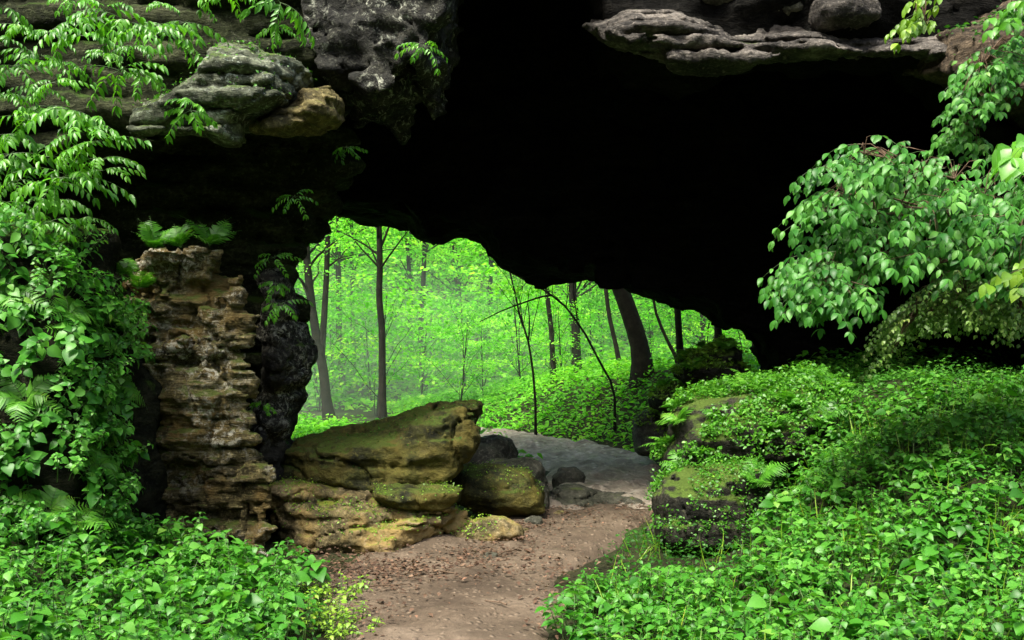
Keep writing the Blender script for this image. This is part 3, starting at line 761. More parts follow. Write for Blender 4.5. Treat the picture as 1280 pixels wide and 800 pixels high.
for lab, a, b, Yv, sc in [('single vine spray hanging from the lichened ledge', 238, 146, 6.75, .9), ('tiny vine spray at the right end of the dark recess', 368, 254, 7.7, .6),
                          ('vine sprig beside the top of the cave opening', 342, 330, 7.9, .6), ('vine sprig halfway down the damp rock', 345, 362, 7.8, .6),
                          ('vine sprig just left of the forked tree', 352, 388, 7.8, .7), ('lone bright sprig low on the damp rock by the slab boulder', 330, 512, 7.7, .45),
                          ('vine sprig on the hanging lichen rock', 530, 66, 7.6, .7), ('small vine sprig near the bottom of the hanging rock', 432, 192, 8.2, .55)]:
    place('climbing_vine', random.choice(VINE), tuple(P(a, b - 8, Yv)), (rr(.5, .95), rr(-.3, .3), rr(-.5, .5)), sc, lab, 'vine')
# ferns on the pillar and ledges
for lab, a, b, Yv, sc in [('fern on the left end of the pillar top', 192, 312, 7.6, .7), ('fern in the middle of the pillar top', 226, 310, 7.6, .62), ('fern on the right end of the pillar top', 262, 308, 7.65, .75),
                          ('fern on the left shoulder of the tan pillar', 172, 362, 7.6, .6), ('fern beside the pillar shoulder, nearer the bank', 152, 345, 7.7, .6),
                          ('fern at the left of the recess floor', 88, 330, 7.3, .75), ('fern hanging below the left of the recess', 80, 358, 7.1, .65)]:
    place('fern', random.choice(TFERN), tuple(P(a, b, Yv)), (rr(.15, .45), rr(-.2, .2), rr(0, 6)), sc, lab, 'fern')
for k, (a, b) in enumerate([(385, 745), (410, 750), (430, 742), (402, 770), (432, 768), (375, 775), (415, 790), (440, 788)]):
    Yv = 1.6 / ((b + 12 - 440) / F)
    p = P(a, b, Yv); place('lime_herb', LIMEP[k % 2], (p[0], p[1], float(H(p[0], p[1])) - .01), (0, 0, rr(0, 6)), rr(1.0, 1.35), 'tiny-leaved lime green plant at the trail edge, lower left', 'herb', 'lime green plants at the trail edge')

# right bank herbs
def okR(x, y):
    h = float(H(x, y, False)); px, py = to_px((x, y, h))
    if x < np.interp(y, *PR) + .12: return False
    if y > 7.05 and x < 1.15 + .55 * (y - 7.05) + .75: return False
    if px > 1330: return False
    if px < 965 and y > 6.2: return False
    if y > 8.2 and px < 985: return False
    return True
for (x, y) in sample_floor(230, .3, 4.6, 3.6, 8.4, okR, .165):
    herb(HERB_R, (x, y, float(H(x, y)) - .01), (rr(-.1, .1), rr(-.1, .1), rr(0, 6.28)), rr(.75, 1.15),
          'leafy green herb growing on the right bank below the shrub', GR)
QUEUE.sort(key=lambda q: q[1][1])
from mathutils import Euler
for q in QUEUE[:286]: place('woodland_herb', q[0], q[1], q[2], q[3], q[4], 'herb', q[5])
mbh = MB()
for me_, loc, rot, sc, _, _ in QUEUE[286:]:
    co_ = np.empty(len(me_.vertices) * 3, dtype=np.float32); me_.vertices.foreach_get('co', co_)
    Rm = np.array(Euler(rot).to_matrix()) * sc; V_ = co_.reshape(-1, 3) @ Rm.T + np.array(loc)
    tn = np.empty(len(me_.vertices), dtype=np.float32); me_.attributes['tone'].data.foreach_get('value', tn)
    lt = np.empty(len(me_.polygons), dtype=np.int32); me_.polygons.foreach_get('loop_total', lt)
    mi_ = np.empty(len(me_.polygons), dtype=np.int32); me_.polygons.foreach_get('material_index', mi_)
    li = np.empty(len(me_.loops), dtype=np.int32); me_.loops.foreach_get('vertex_index', li); st = np.concatenate([[0], np.cumsum(lt)[:-1]])
    n0 = mbh.n; mbh.V.append(V_.astype(np.float32)); mbh.T.append(np.clip(tn + rr(-.12, .12), 0, 1)); mbh.n += len(V_)
    for k in (3, 4):
        for m_ in (0, 1):
            sel = np.where((lt == k) & (mi_ == m_))[0]
            if len(sel): mbh.F.setdefault((k, m_), []).append(li[st[sel][:, None] + np.arange(k)] + n0)
tag(link('far_herbs', mbh.mesh('far_herbs', [M['herb'], M['stem']])), 'leafy green herbs farther up the banks', None, None, 'stuff')
Vm, Nm = [], []
for nm in ('mossy_boulder.001', 'mossy_boulder.004', 'mossy_boulder', 'mossy_boulder.002'):
    a, b = SURF[nm]; Vm.append(a); Nm.append(b)
cand = []
for (a, b), lim, nmx in zip(zip(Vm, Nm), (.30, .3, .3, .3), (13, 6, 3, 3)):
    c0 = []
    for i in np.random.default_rng(5).permutation(len(a)):
        if b[i][2] < .25 or b[i][1] > .4: continue
        px, py = to_px(a[i])
        if px < 800: continue
        if all(((a[i] - q) ** 2).sum() > lim ** 2 for q in c0): c0.append(a[i]); cand.append((a[i], b[i]))
        if len(c0) >= nmx: break
for p, n in cand:
    place('fern', random.choice(FERN), tuple(p), tilt_rot(n, .6), rr(.45, .7), 'bright fern growing on the mossy rocks right of the trail', 'fern', 'ferns on the mossy rocks right of the trail')

# moss and tiny plants growing on the rocks: a part of each rock
def rock_moss(nm, n, size, seed, mat='lime', nz=.35, hgt=.03, zmin=-9):
    V_, N_ = SURF[nm]; r = np.random.default_rng(seed); o = bpy.data.objects[nm]
    w = np.where((N_[:, 2] > nz) & (V_[:, 2] > zmin) & (fbm(V_[:, 0] * 2.2, V_[:, 1] * 2.2, V_[:, 2] * 2.2, seed, 3) > -.4))[0]
    if len(w) == 0: return
    i = r.choice(w, n); p = V_[i] + r.normal(size=(n, 3)) * .012 + N_[i] * (r.random(n) * hgt)[:, None]
    a = r.uniform(0, 6.28, n); mb = MB()
    mb.leaves(L_SIMPLE, p, np.stack([np.cos(a), np.sin(a), r.normal(size=n) * .5], 1), N_[i] + r.normal(size=(n, 3)) * .5, size * r.uniform(.5, 1.4, n), np.clip(r.normal(.4, .25, n), 0, 1))
    tag(link('moss', mb.mesh('moss', [M[mat]], o.location), o), None, None, None, 'stuff')
rock_moss('mossy_boulder', 4200, .024, 1, mat='fern', nz=.15, hgt=.06); rock_moss('mossy_boulder.001', 11500, .034, 2, mat='fern', nz=.1, hgt=.14); rock_moss('mossy_boulder.002', 900, .04, 3)
rock_moss('mossy_boulder.003', 700, .04, 4); rock_moss('mossy_boulder.004', 2600, .036, 5, mat='lime', nz=.35, hgt=.05)
rock_moss('base_boulder', 2600, .017, 6, nz=.45, hgt=.022); rock_moss('flat_stone', 500, .015, 11, nz=.5, hgt=.015); rock_moss('trail_boulder', 500, .017, 12, nz=.5, hgt=.02); rock_moss('foot_stone', 260, .018, 7); rock_moss('slab_boulder', 1500, .015, 8, nz=.6, hgt=.012, mat='low')
rock_moss('earth_slope', 900, .04, 9, 'low'); rock_moss('rock_ledge', 600, .025, 10, 'vine', nz=.5)

# ------------------------------------------------------------------ ground cover (stuff)
def scatter_cover(name, n, x0, x1, y0, y1, ok, mat, tmpl, size, hmax, seed, label, bias=1.0):
    r = np.random.default_rng(seed); x = r.uniform(x0, x1, n); y = y0 + (y1 - y0) * r.random(n) ** bias
    m = ok(x, y); x = x[m]; y = y[m]; n = len(x)
    clump = np.clip(.5 + .9 * fbm(x * 1.3, y * 1.3, 0 * x, seed, 3), .08, 1)
    z = H(x, y) + r.random(n) * hmax * clump + .01
    a = r.uniform(0, 6.28, n)
    d = np.stack([np.cos(a), np.sin(a), r.normal(size=n) * .3], 1)
    nr = np.stack([r.normal(size=n) * .4, r.normal(size=n) * .4 - .15, np.ones(n)], 1)
    tone = np.clip(.5 + .2 * r.normal(size=n) + .3 * noise(x * .8, y * .8, 0 * x, seed + 2), 0, 1)
    mb = MB(); mb.leaves(tmpl, np.stack([x, y, z], 1), d, nr, size * r.uniform(.5, 1.25, n), tone)
    return tag(link(name, mb.mesh(name, [M[mat]])), label, None, None, 'stuff')
def offpath(x, y, m=.0): return (x < np.interp(y, *PL) - m) | (x > np.interp(y, *PR) + m)
def ok_near(x, y):
    out = offpath(x, y, .1 )
    rockzone = (x < .2) & (y > 7.0)
    return out & ~rockzone & ~((x > 3.6) & (y > 10.5))
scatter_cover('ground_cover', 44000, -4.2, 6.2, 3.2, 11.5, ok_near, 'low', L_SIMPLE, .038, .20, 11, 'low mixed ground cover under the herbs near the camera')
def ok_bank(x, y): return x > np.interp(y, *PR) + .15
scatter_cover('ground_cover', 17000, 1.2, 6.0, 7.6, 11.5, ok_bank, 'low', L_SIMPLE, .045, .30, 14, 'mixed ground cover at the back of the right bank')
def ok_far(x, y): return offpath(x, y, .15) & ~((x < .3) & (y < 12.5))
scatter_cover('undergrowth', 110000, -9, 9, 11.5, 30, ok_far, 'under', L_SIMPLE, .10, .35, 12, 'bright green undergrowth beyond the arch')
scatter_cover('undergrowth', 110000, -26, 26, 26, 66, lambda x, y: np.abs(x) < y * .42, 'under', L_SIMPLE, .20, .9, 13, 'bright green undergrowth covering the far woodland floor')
def grass(n, seed):
    r = np.random.default_rng(seed); cx = r.uniform(.5, 4.2, 90); cy = r.uniform(4.2, 8.3, 90); k = r.integers(0, 90, n)
    x = cx[k] + r.normal(size=n) * .09; y = cy[k] + r.normal(size=n) * .09; m = okg(x, y); x = x[m]; y = y[m]; n = len(x)
    d = np.stack([r.normal(size=n) * .3, r.normal(size=n) * .3, np.ones(n)], 1); mb = MB()
    T = leaf_template([.02, .018, .012, .002], .0, .1); T[0][:, 2] += .28 * T[0][:, 0] ** 2
    a = r.uniform(0, 6.28, n)
    mb.leaves(T, np.stack([x, y, H(x, y) - .01], 1), d, np.stack([np.cos(a), np.sin(a), 0 * a], 1), r.uniform(.12, .30, n), np.clip(r.normal(.45, .25, n), 0, 1))
    tag(link('grass', mb.mesh('grass', [M['lime']])), 'thin grass blades among the herbs on the right bank', None, None, 'stuff')
def okg(x, y): return x > np.interp(y, *PR) + .25
grass(1000, 31)
# dead leaves
def litter(n, boxes, seed):
    r = np.random.default_rng(seed); mb = MB()
    for (a, b, c, d_, k) in boxes:
        px = r.normal(a, c, k); py = r.normal(b, d_, k); Yv = CH / ((py - 440) / F)
        x = (px - 640) / F * Yv; z = H(x, Yv) + .07 + r.random(k) * .012
        an = r.uniform(0, 6.28, k)
        mb.leaves(L_SIMPLE, np.stack([x, Yv, z], 1), np.stack([np.cos(an), np.sin(an), r.normal(size=k) * .15], 1), np.stack([r.normal(size=k) * .25, r.normal(size=k) * .25, np.ones(k)], 1),
                  r.uniform(.015, .045, k), np.clip(r.normal(.5, .25, k), 0, 1))
    return tag(link('leaf_litter', mb.mesh('leaf_litter', [M['litter']])), 'reddish brown fallen leaves along the trail edge', None, None, 'stuff')
litter(0, [(600, 712, 70, 10, 420), (625, 690, 30, 14, 420), (440, 722, 40, 13, 520), (690, 655, 50, 10, 260), (520, 722, 60, 9, 420), (640, 668, 35, 10, 260), (745, 640, 50, 8, 200), (690, 760, 14, 30, 160), (800, 650, 25, 14, 120), (560, 750, 120, 30, 160), (470, 780, 30, 18, 120), (840, 575, 40, 14, 160), (760, 560, 60, 12, 120), (900, 470, 20, 20, 1)], 5)

for k, (a, b, L_, an) in enumerate([(480, 745, .35, .4), (560, 728, .28, -.5), (640, 700, .3, .9), (430, 730, .22, 1.8), (620, 770, .2, 2.4)]):
    Yk = 1.6 / ((b - 440) / F); p = P(a, b, Yk); tb = MB(); t = np.linspace(0, 1, 7); z = float(H(p[0], Yk)) + .075
    q = np.stack([p[0] + math.cos(an) * L_ * (t - .5) + .012 * np.sin(t * 9 + k), Yk + math.sin(an) * L_ * (t - .5) + .01 * np.cos(t * 7), np.full(7, z) + .006 * np.sin(t * 5)], 1)
    tb.tube(q, np.linspace(.006, .003, 7), 5); tb.tube([q[3], q[3] + np.array([.05, .05, .01])], [.003, .002], 4)
    base = np.array([p[0], Yk, z])
    tag(link('fallen_twig', tb.mesh('fallen_twig', [M['twig']], base), None, base), ['longest fallen twig at the lower left of the trail', 'fallen twig in front of the tan rock', 'fallen twig right of the tan rock on the dirt',
        'short twig beside the left herbs', 'short twig in the middle of the near trail'][k], 'twig')
# ------------------------------------------------------------------ shrub on the right
def inpoly(px, py, poly):
    x = np.array([float(px)]); z = np.array([float(py)])
    return poly_sdf(x, z, poly)[0] < 0
def leafy_mass(name, label, cat, root_px, rootY, poly, Y0, Y1, nspray, leaf, tmpl, mat, seed, per=9, L=.28, twig='twig', group=None, down=.6, nb=9):
    r = np.random.default_rng(seed)
    base = P(root_px[0], root_px[1], rootY)
    root = bpy.data.objects.new(name, None); COL.objects.link(root); root.location = base; tag(root, label, cat, group)
    A = np.array(poly, float); x0, z0 = A.min(0); x1, z1 = A.max(0)
    fol = MB(); br = MB(); pts = []
    while len(pts) < nspray:
        a = r.uniform(x0, x1); b = r.uniform(z0, z1)
        if not inpoly(a, b, poly): continue
        yc = r.uniform(Y0, Y1)
        for _ in range(int(r.integers(3, 8))):
            a2 = a + r.normal() * 13; b2 = b + r.normal() * 10
            if inpoly(a2, b2, poly): pts.append(P(a2, b2, yc + r.normal() * .07))
    pts = np.array(pts)
    # main limbs reach to cluster centres, twigs to each spray
    cen = pts[r.choice(len(pts), min(nb, len(pts)), replace=False)]
    limbs = []
    for c in cen:
        t = np.linspace(0, 1, 8)[:, None]; mid = (base + c) / 2 + np.array([0, 0, .25])
        q = base * (1 - t) ** 2 + mid * 2 * t * (1 - t) + c * t ** 2 + r.normal(size=(8, 3)) * .015
        br.tube(q, np.linspace(.016, .004, 8), 5); limbs.append(q)
    allq = np.concatenate(limbs)
    for p in pts:
        j = ((allq - p) ** 2).sum(1).argmin(); s = allq[j]
        if np.linalg.norm(s - p) > .05: br.tube([s, (s + p) / 2 + np.array([0, 0, .05]), p], [.004, .003, .002], 3)
        a = r.uniform(2.2, 5.2); hd = np.array([math.cos(a), math.sin(a) * .8, .1]); LL = L * r.uniform(.6, 1.15)
        t = np.linspace(0, 1, 6); q = p + np.outer(t * LL, hd) - np.outer(down * LL * t ** 1.8, [0, 0, 1])
        fol.tube(q, np.linspace(.0018, .001, 6), 3, .3, 1)
        m = per // 2; tt = np.linspace(.1, 1, m); c = np.stack([np.interp(tt, t, q[:, i]) for i in range(3)], 1)
        tan = unit(np.gradient(c, axis=0)); side = unit(np.cross(tan, [0, 0, 1.0])); tone = np.clip(.5 + r.normal() * .16, 0, 1)
        for sg in (-1, 1):
            d = side * sg + tan * .4 + np.array([0, 0, -down * .9]) + r.normal(size=(m, 3)) * .22
            fol.leaves(tmpl, c, d, np.array([0, -.5, .9]) + r.normal(size=(m, 3)) * .3, leaf * r.uniform(.6, 1.2, m), np.clip(tone + r.normal(size=m) * .16, 0, 1))
        fol.leaves(tmpl, [q[-1]], [tan[-1] + np.array([0, 0, -.4])], [0, -.5, .8], leaf, tone)
    link('branches', br.mesh('branches', [M[twig]], base), root)
    link('foliage', fol.mesh('foliage', [M[mat], M['stem']], base), root)
    return root
shrub_poly = [(990, 340), (1008, 275), (1035, 200), (1075, 172), (1100, 158), (1150, 182), (1190, 190), (1230, 195), (1330, 200), (1330, 355), (1240, 350), (1200, 330), (1150, 335), (1110, 350), (1090, 375), (1060, 370), (1030, 390), (1000, 375)]
leafy_mass('shrub', 'big arching shrub with rounded bluish green leaves, in front of the black cave at right', 'shrub', (1330, 330), 6.8, shrub_poly, 5.9, 6.9, 520, .066, L_ROUND, 'shrub', 201, nb=16, per=11)
leafy_mass('shrub', 'narrow leafy trail of shrub hanging down from the top right slope', 'shrub', (1285, 60), 7.2, [(1182, 185), (1188, 125), (1212, 72), (1245, 42), (1300, 40), (1300, 85), (1264, 105), (1250, 145), (1228, 190)], 6.5, 6.9, 170, .06, L_ROUND, 'shrub', 202, L=.15, per=7, nb=4)
leafy_mass('branch', 'yellow-green leafy branch hanging into the top edge above the ledge', 'branch', (1150, -60), 7.0, [(1120, -10), (1180, -10), (1178, 30), (1160, 40), (1125, 30)], 6.7, 7.0, 14, .07, L_ROUND, 'lime', 203, L=.16, per=6, nb=4)
leafy_mass('branch', 'bright green leafy branch in the top right corner', 'branch', (1340, -40), 6.6, [(1225, -10), (1330, -10), (1330, 20), (1260, 25), (1240, 10)], 6.2, 6.6, 16, .08, L_ROUND, 'vine', 204, L=.18, per=6, nb=4)
leafy_mass('branch', 'few large glossy leaves poking in at the right edge above the shrub', 'branch', (1350, 230), 5.0, [(1262, 170), (1300, 165), (1300, 200), (1275, 200)], 4.9, 5.2, 4, .13, L_OVATE, 'vine', 205, L=.14, per=4, nb=2)
leafy_mass('branch', 'bright yellow-green branch with large leaves at the right edge, below the shrub', 'branch', (1380, 330), 5.6, [(1240, 315), (1330, 300), (1330, 365), (1262, 352)], 5.3, 5.6, 14, .085, L_OVATE, 'lime', 206, L=.18, per=6, nb=4)
leafy_mass('creeper', 'small-leaved yellowish creeper arching over the dark hollow at right', 'creeper', (1340, 400), 7.4,
           [(1100, 465), (1104, 420), (1125, 385), (1160, 352), (1200, 335), (1240, 350), (1330, 355), (1330, 430), (1290, 412), (1240, 398), (1180, 392), (1138, 405), (1118, 445)],
           6.2, 7.0, 460, .032, L_SIMPLE, 'creeper', 207, L=.20, per=14, nb=16, down=.75)

# ------------------------------------------------------------------ trees beyond the arch
def crown_mb(r, nspray, zc, rad, zr, leaf=.09, per=42, srad=.5, ctr=(0, 0)):
    mb = MB()
    th = r.uniform(0, 6.28, nspray); rd = rad * r.random(nspray) ** .5; zz = zc + zr * r.uniform(-1, 1, nspray)
    rd = rd * np.sqrt(np.clip(1.05 - ((zz - zc) / zr) ** 2 * .8, .1, 1))
    C = np.stack([ctr[0] + rd * np.cos(th), ctr[1] + rd * np.sin(th), zz], 1)
    for c, a in zip(C, th):
        k = per; q = srad * r.random(k) ** .5; b = r.uniform(0, 6.28, k)
        off = np.stack([q * np.cos(b), q * np.sin(b), -.25 * q + r.normal(size=k) * .06], 1)
        d = np.stack([np.cos(b) + .6 * np.cos(a), np.sin(b) + .6 * np.sin(a), r.normal(size=k) * .35 - .2], 1)
        nr = np.stack([r.normal(size=k) * .45, r.normal(size=k) * .45 - .2, np.ones(k)], 1)
        mb.leaves(L_TINY, c + off, d, nr, leaf * r.uniform(.6, 1.3, k), np.clip(.5 + r.normal() * .24 + r.normal(size=k) * .14, 0, 1))
    return mb, C
def limb_to(mb, pts, radii, C, r, n):
    pts = np.array(pts); L = len(pts)
    for c in C[r.choice(len(C), min(n, len(C)), replace=False)]:
        j = int(np.clip(np.abs(pts[:, 2] - (c[2] - .9)).argmin(), 0, L - 1)); s = pts[j]
        t = np.linspace(0, 1, 5)[:, None]; q = s * (1 - t) + c * t + np.array([0, 0, .3]) * t * (1 - t) + r.normal(size=(5, 3)) * .02
        mb.tube(q, np.linspace(radii[j] * .4, .006, 5), 5)
def tree(name, label, trunk_px, Y, width_px, forks=(), crown=(5.5, 2.2, 2.2, 60), group=None, seed=1, top=7.5, leaf=.09, leanY=0.0):
    """trunk_px: points of the trunk seen in the photo, bottom first"""
    r = np.random.default_rng(seed)
    b = P(*trunk_px[0], Y); hb = float(H(b[0], Y)); base = np.array([b[0], Y, hb])
    root = bpy.data.objects.new(name, None); COL.objects.link(root); root.location = base; tag(root, label, 'tree', group)
    pts = [base + np.array([0, 0, -.3])] + [P(a, c, Y) for a, c in trunk_px if P(a, c, Y)[2] > hb + .1]
    d = unit(pts[-1] - pts[-2]); d = unit(d * .6 + np.array([0, 0, .6]))
    while pts[-1][2] < top: pts.append(pts[-1] + d * .8 + r.normal(size=3) * .05)
    pts = np.array(pts)
    s = np.concatenate([[0], np.cumsum(np.linalg.norm(np.diff(pts, axis=0), axis=1))]); t = np.arange(0, s[-1], .3)
    q = np.stack([np.interp(t, s, pts[:, i]) for i in range(3)], 1)
    q[:, 0] += .012 * noise(t * 1.3, 0, 0, seed) * 2; w = width_px / F * Y / 2
    rad = w * np.linspace(1.05, .35, len(q)) ** .8; rad[:3] *= np.array([1.6, 1.35, 1.12])
    tr = MB(); tr.tube(q, rad, 9)
    for fk in forks:
        fp = np.array([P(a, c, Y) for a, c, _ in [(*x, 0) for x in fk['pts']]]); k = 10
        tt = np.linspace(0, 1, len(fp)); ft = np.linspace(0, 1, k); fq = np.stack([np.interp(ft, tt, fp[:, i]) for i in range(3)], 1)
        if fk.get('up'):
            e = unit(fq[-1] - fq[-2]); fq = np.vstack([fq, [fq[-1] + (e * .7 + np.array([0, 0, .3])) * i * .6 for i in range(1, 6)]])
        tr.tube(fq, np.linspace(fk['w'] / F * Y / 2, fk['w'] / F * Y / 5, len(fq)), 7)
    cr, C = crown_mb(r, crown[3], hb + crown[0], crown[1], crown[2], leaf, ctr=(q[-1][0] * .5 + b[0] * .5, Y + leanY))
    limb_to(tr, q, rad, C, r, 14)
    link('trunk', tr.mesh('trunk', [M['bark']], base), root)
    link('crown', cr.mesh('crown', [M['tree']], base), root)
    return root
G2 = None
tree('tree', 'forked tree at the left edge of the opening, fading in mist', [(411, 520), (404, 470), (397, 430), (388, 380), (384, 330), (382, 280)], 23, 13,
     [{'pts': [(402, 445), (405, 400), (408, 350), (410, 290), (412, 265)], 'w': 9, 'up': True}, {'pts': [(408, 335), (425, 322), (445, 318)], 'w': 3}], (5.6, 2.4, 2.2, 50), seed=301)
tree('tree', 'straight slim tree standing alone above the tilted slab boulder', [(478, 516), (477, 440), (475, 360), (472, 270)], 21, 10,
     [{'pts': [(473, 315), (480, 300), (488, 278)], 'w': 4, 'up': True}], (6.0, 2.2, 1.9, 50), seed=302)
tree('sapling', 'thin forked sapling right of the tilted slab boulder', [(671, 505), (667, 460), (660, 420), (650, 395), (645, 370), (640, 350)], 18, 3.4,
     [{'pts': [(661, 425), (662, 400), (660, 380)], 'w': 2.5}], (3.6, 1.0, .8, 16), seed=303, top=3.8)
tree('tree', 'slender straight tree left of the thicker dark trunk', [(694, 487), (690, 440), (687, 400), (684, 340)], 22, 7, (), (6.0, 1.8, 1.8, 40), seed=304)
tree('tree', 'dark straight tree in the middle right of the opening', [(722, 482), (720, 440), (718, 400), (716, 340)], 24, 12, (), (6.2, 2.2, 2.0, 50), seed=305)
tree('leaning_tree', 'thin curved tree leaning left across the other trunks', [(768, 484), (750, 450), (728, 412), (705, 382), (680, 362), (655, 350), (632, 338)], 17, 3.4,
     [{'pts': [(690, 369), (676, 371), (655, 378), (628, 388), (600, 402)], 'w': 3}], (3.4, 1.5, .7, 14), seed=306, top=3.2)
tree('tree', 'thickest dark trunk, leaning left beside the right bank', [(806, 470), (800, 440), (792, 410), (782, 380), (766, 340)], 18, 24, (), (6.0, 2.5, 1.8, 50), seed=307)
tree('tree', 'thin dark tree just left of the thickest trunk', [(780, 478), (770, 430), (762, 390), (756, 345)], 21, 6, (), (6.0, 1.6, 1.6, 34), seed=308)
tree('tree', 'dark upright tree right of the thickest trunk', [(851, 450), (849, 420), (847, 395), (845, 360)], 17, 9, (), (5.6, 2.0, 1.6, 36), seed=309)
tree('tree', 'trunk touching the lower right slope of the arch', [(899, 432), (898, 415), (896, 380)], 17, 10, (), (5.6, 2.0, 1.6, 36), seed=310)
tree('sapling', 'short leaning sapling beside the upright tree at right', [(850, 452), (840, 436), (832, 418), (822, 398)], 19, 5, (), (3.4, .9, .7, 14), seed=311, top=3.4)
tree('tree', 'faint thin tree in mist between the forked and the slim tree', [(442, 500), (442, 440), (440, 380)], 34, 7, (), (6.5, 2.4, 2.4, 50), seed=312)
tree('tree', 'pale thin tree far behind the sapling', [(640, 480), (641, 430), (642, 370)], 38, 6, (), (7, 2.4, 2.6, 50), seed=313)

# woodland behind: each tree an object with its own trunk and crown
protos = []
for k in range(6):
    r = np.random.default_rng(400 + k); tr = MB(); hgt = 9 + 2 * (k % 3)
    q = np.stack([.15 * noise(np.arange(12) * .4, 0, 0, k), .15 * noise(np.arange(12) * .4, 3, 0, k), np.linspace(-.4, hgt, 12)], 1)
    rad = np.linspace(.10, .02, 12); tr.tube(q, rad, 7)
    cr, C = crown_mb(r, 95, hgt * .52, 2.7, hgt * .46, .14, 38, .7)
    limb_to(tr, q, rad, C, r, 26)
    protos.append((tr.mesh('trunk', [M['bark']]), cr.mesh('crown', [M['tree']])))
spots = []
rs = random.Random(11); tries = 0
while len(spots) < 70 and tries < 9000:
    tries += 1
    y = rs.uniform(27, 66) if len(spots) < 62 else rs.uniform(62, 88); x = rs.uniform(-.36, .36) * y - 1
    if abs(x + 1) < 1 and y < 30: continue
    if any((x - a) ** 2 + (y - b) ** 2 < (2.6 if y < 60 else 3.0) ** 2 for a, b in spots): continue
    spots.append((x, y))
first = {}
for k, (x, y) in enumerate(spots):
    root = bpy.data.objects.new('tree', None); COL.objects.link(root)
    root.location = (x, y, float(H(x, y))); root.rotation_euler = (0, 0, rs.uniform(0, 6.28)); s = rs.uniform(.8, 1.25); root.scale = (s, s, s)
    tag(root, 'leafy green tree among many in the misty woodland beyond the arch', 'tree', 'trees in the misty woodland beyond the arch')
    a, b = protos[k % 6]
    if k % 6 not in first:
        first[k % 6] = (link('trunk', a, root), link('crown', b, root))
    else:
        for src in first[k % 6]:
            c = src.copy(); COL.objects.link(c); c.parent = root
# understory saplings with low bright leaves
up = []
for k in range(3):
    r = np.random.default_rng(450 + k); tr = MB(); q = np.stack([np.zeros(6), .05 * np.arange(6), np.linspace(-.2, 2.6, 6)], 1); rad = np.linspace(.03, .01, 6); tr.tube(q, rad, 5)
    cr, C = crown_mb(r, 34, 1.9, 1.1, 1.1, .10, 36, .5); limb_to(tr, q, rad, C, r, 10)
    up.append((tr.mesh('trunk', [M['bark']]), cr.mesh('crown', [M['tree']])))
first = {}
n = 0; tries = 0; sp = []
while n < 44 and tries < 5000:
    tries += 1
    y = rs.uniform(21, 40); x = rs.uniform(-.25, .3) * y
    if not offpath(np.array([x]), np.array([y]), .8)[0] and y < 24: continue
    if y < 26 and x > 0.4 and rs.random() < .6: continue
    if any((x - a) ** 2 + (y - b) ** 2 < 1.5 ** 2 for a, b in sp): continue
    sp.append((x, y)); n += 1; k = n % 3
    root = bpy.data.objects.new('sapling', None); COL.objects.link(root)
    root.location = (x, y, float(H(x, y))); root.rotation_euler = (0, 0, rs.uniform(0, 6.28)); s = rs.uniform(.6, 1.2); root.scale = (s, s, s)
    tag(root, 'small bright leafy sapling in the understory beyond the arch', 'sapling', 'saplings in the understory beyond the arch')
    if k not in first: first[k] = (link('trunk', up[k][0], root), link('crown', up[k][1], root))
    else:
        for src in first[k]:
            c = src.copy(); COL.objects.link(c); c.parent = root

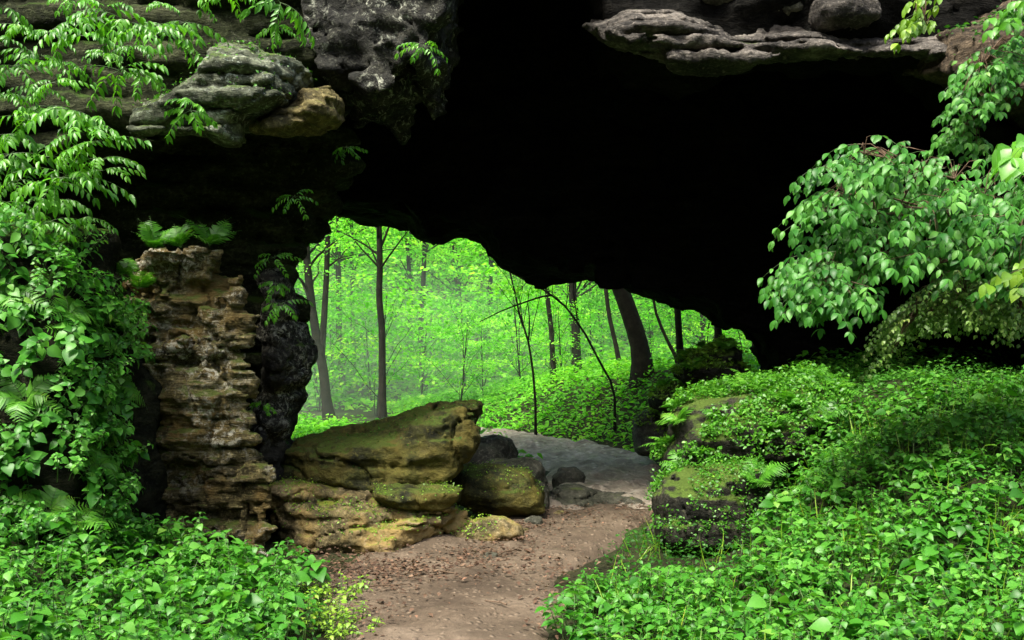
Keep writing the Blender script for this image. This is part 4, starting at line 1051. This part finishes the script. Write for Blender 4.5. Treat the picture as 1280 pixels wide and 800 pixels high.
# ------------------------------------------------------------------ haze
# a low bank of mist hanging in the hollow beyond the arch
def mist_bank(ctr, rad, dens):
    nu, nv = 32, 16; V = []
    for a in range(nv + 1):
        th = math.pi * a / nv
        for b in range(nu):
            ph = 2 * math.pi * b / nu; V.append((math.sin(th) * math.cos(ph), math.sin(th) * math.sin(ph), math.cos(th)))
    i = np.arange(nv)[:, None] * nu; j = np.arange(nu)[None]; j2 = (j + 1) % nu
    Fc = np.stack([i + j, i + nu + j, i + nu + j2, i + j2], -1).reshape(-1, 4)
    m, nt, out = newmat('pale_mist'); pv = N(nt, 'ShaderNodeVolumePrincipled')
    pv.inputs['Color'].default_value = (.72, .95, .72, 1)
    g = N(nt, 'ShaderNodeTexCoord'); ln = N(nt, 'ShaderNodeVectorMath', operation='LENGTH'); nt.links.new(g.outputs['Object'], ln.inputs[0])
    d = math_(nt, 'SUBTRACT', 1.0, ln.outputs['Value'], True)          # thins out smoothly towards its edge
    nt.links.new(math_(nt, 'MULTIPLY', math_(nt, 'POWER', d, 1.5), dens), pv.inputs['Density'])
    nt.links.new(pv.outputs[0], out.inputs['Volume'])
    tag(link('mist', mesh_from('mist', np.array(V), [Fc], m), None, ctr, None, rad), 'pale mist lying in the hollow beyond the arch', None, None, 'stuff')
mist_bank((-8, 33, 0), (20, 18, 6), .08)

# ------------------------------------------------------------------ light, world, camera
W = bpy.data.worlds.new('World'); SC.world = W; W.use_nodes = True
nt = W.node_tree; bg = nt.nodes['Background']; sky = nt.nodes.new('ShaderNodeTexSky'); sky.sky_type = 'NISHITA'; sky.sun_disc = False
EL, AZ = math.radians(60), math.radians(215)
sky.sun_elevation = EL; sky.sun_rotation = AZ; sky.dust_density = 5.0
nt.links.new(sky.outputs[0], bg.inputs[0]); bg.inputs[1].default_value = .085
sun = bpy.data.lights.new('sun', 'SUN'); sun.energy = 1.5; sun.angle = math.radians(14); sun.color = (1, .96, .86)
so = bpy.data.objects.new('sun', sun); COL.objects.link(so)
sd = Vector((math.sin(AZ) * math.cos(EL), math.cos(AZ) * math.cos(EL), math.sin(EL)))
so.rotation_euler = sd.to_track_quat('Z', 'Y').to_euler()

cam = bpy.data.cameras.new('camera'); co = bpy.data.objects.new('camera', cam); COL.objects.link(co)
co.location = (0, 0, CH); co.rotation_euler = (math.radians(90), 0, 0)
cam.sensor_width = 36; cam.lens = 36 * F / 1280; cam.shift_y = (HOR - 400) / 1280; cam.clip_end = 2000; cam.clip_start = .05
SC.camera = co
SC.view_settings.view_transform = 'Standard'; SC.view_settings.look = 'None'; SC.view_settings.gamma = 1; SC.view_settings.use_curve_mapping = False
SC.view_settings.exposure = 2.4
SC.render.engine = 'CYCLES'
cy = SC.cycles; cy.max_bounces = 6; cy.diffuse_bounces = 3; cy.glossy_bounces = 2; cy.transmission_bounces = 4; cy.volume_bounces = 0
cy.use_denoising = True; cy.sample_clamp_indirect = 4
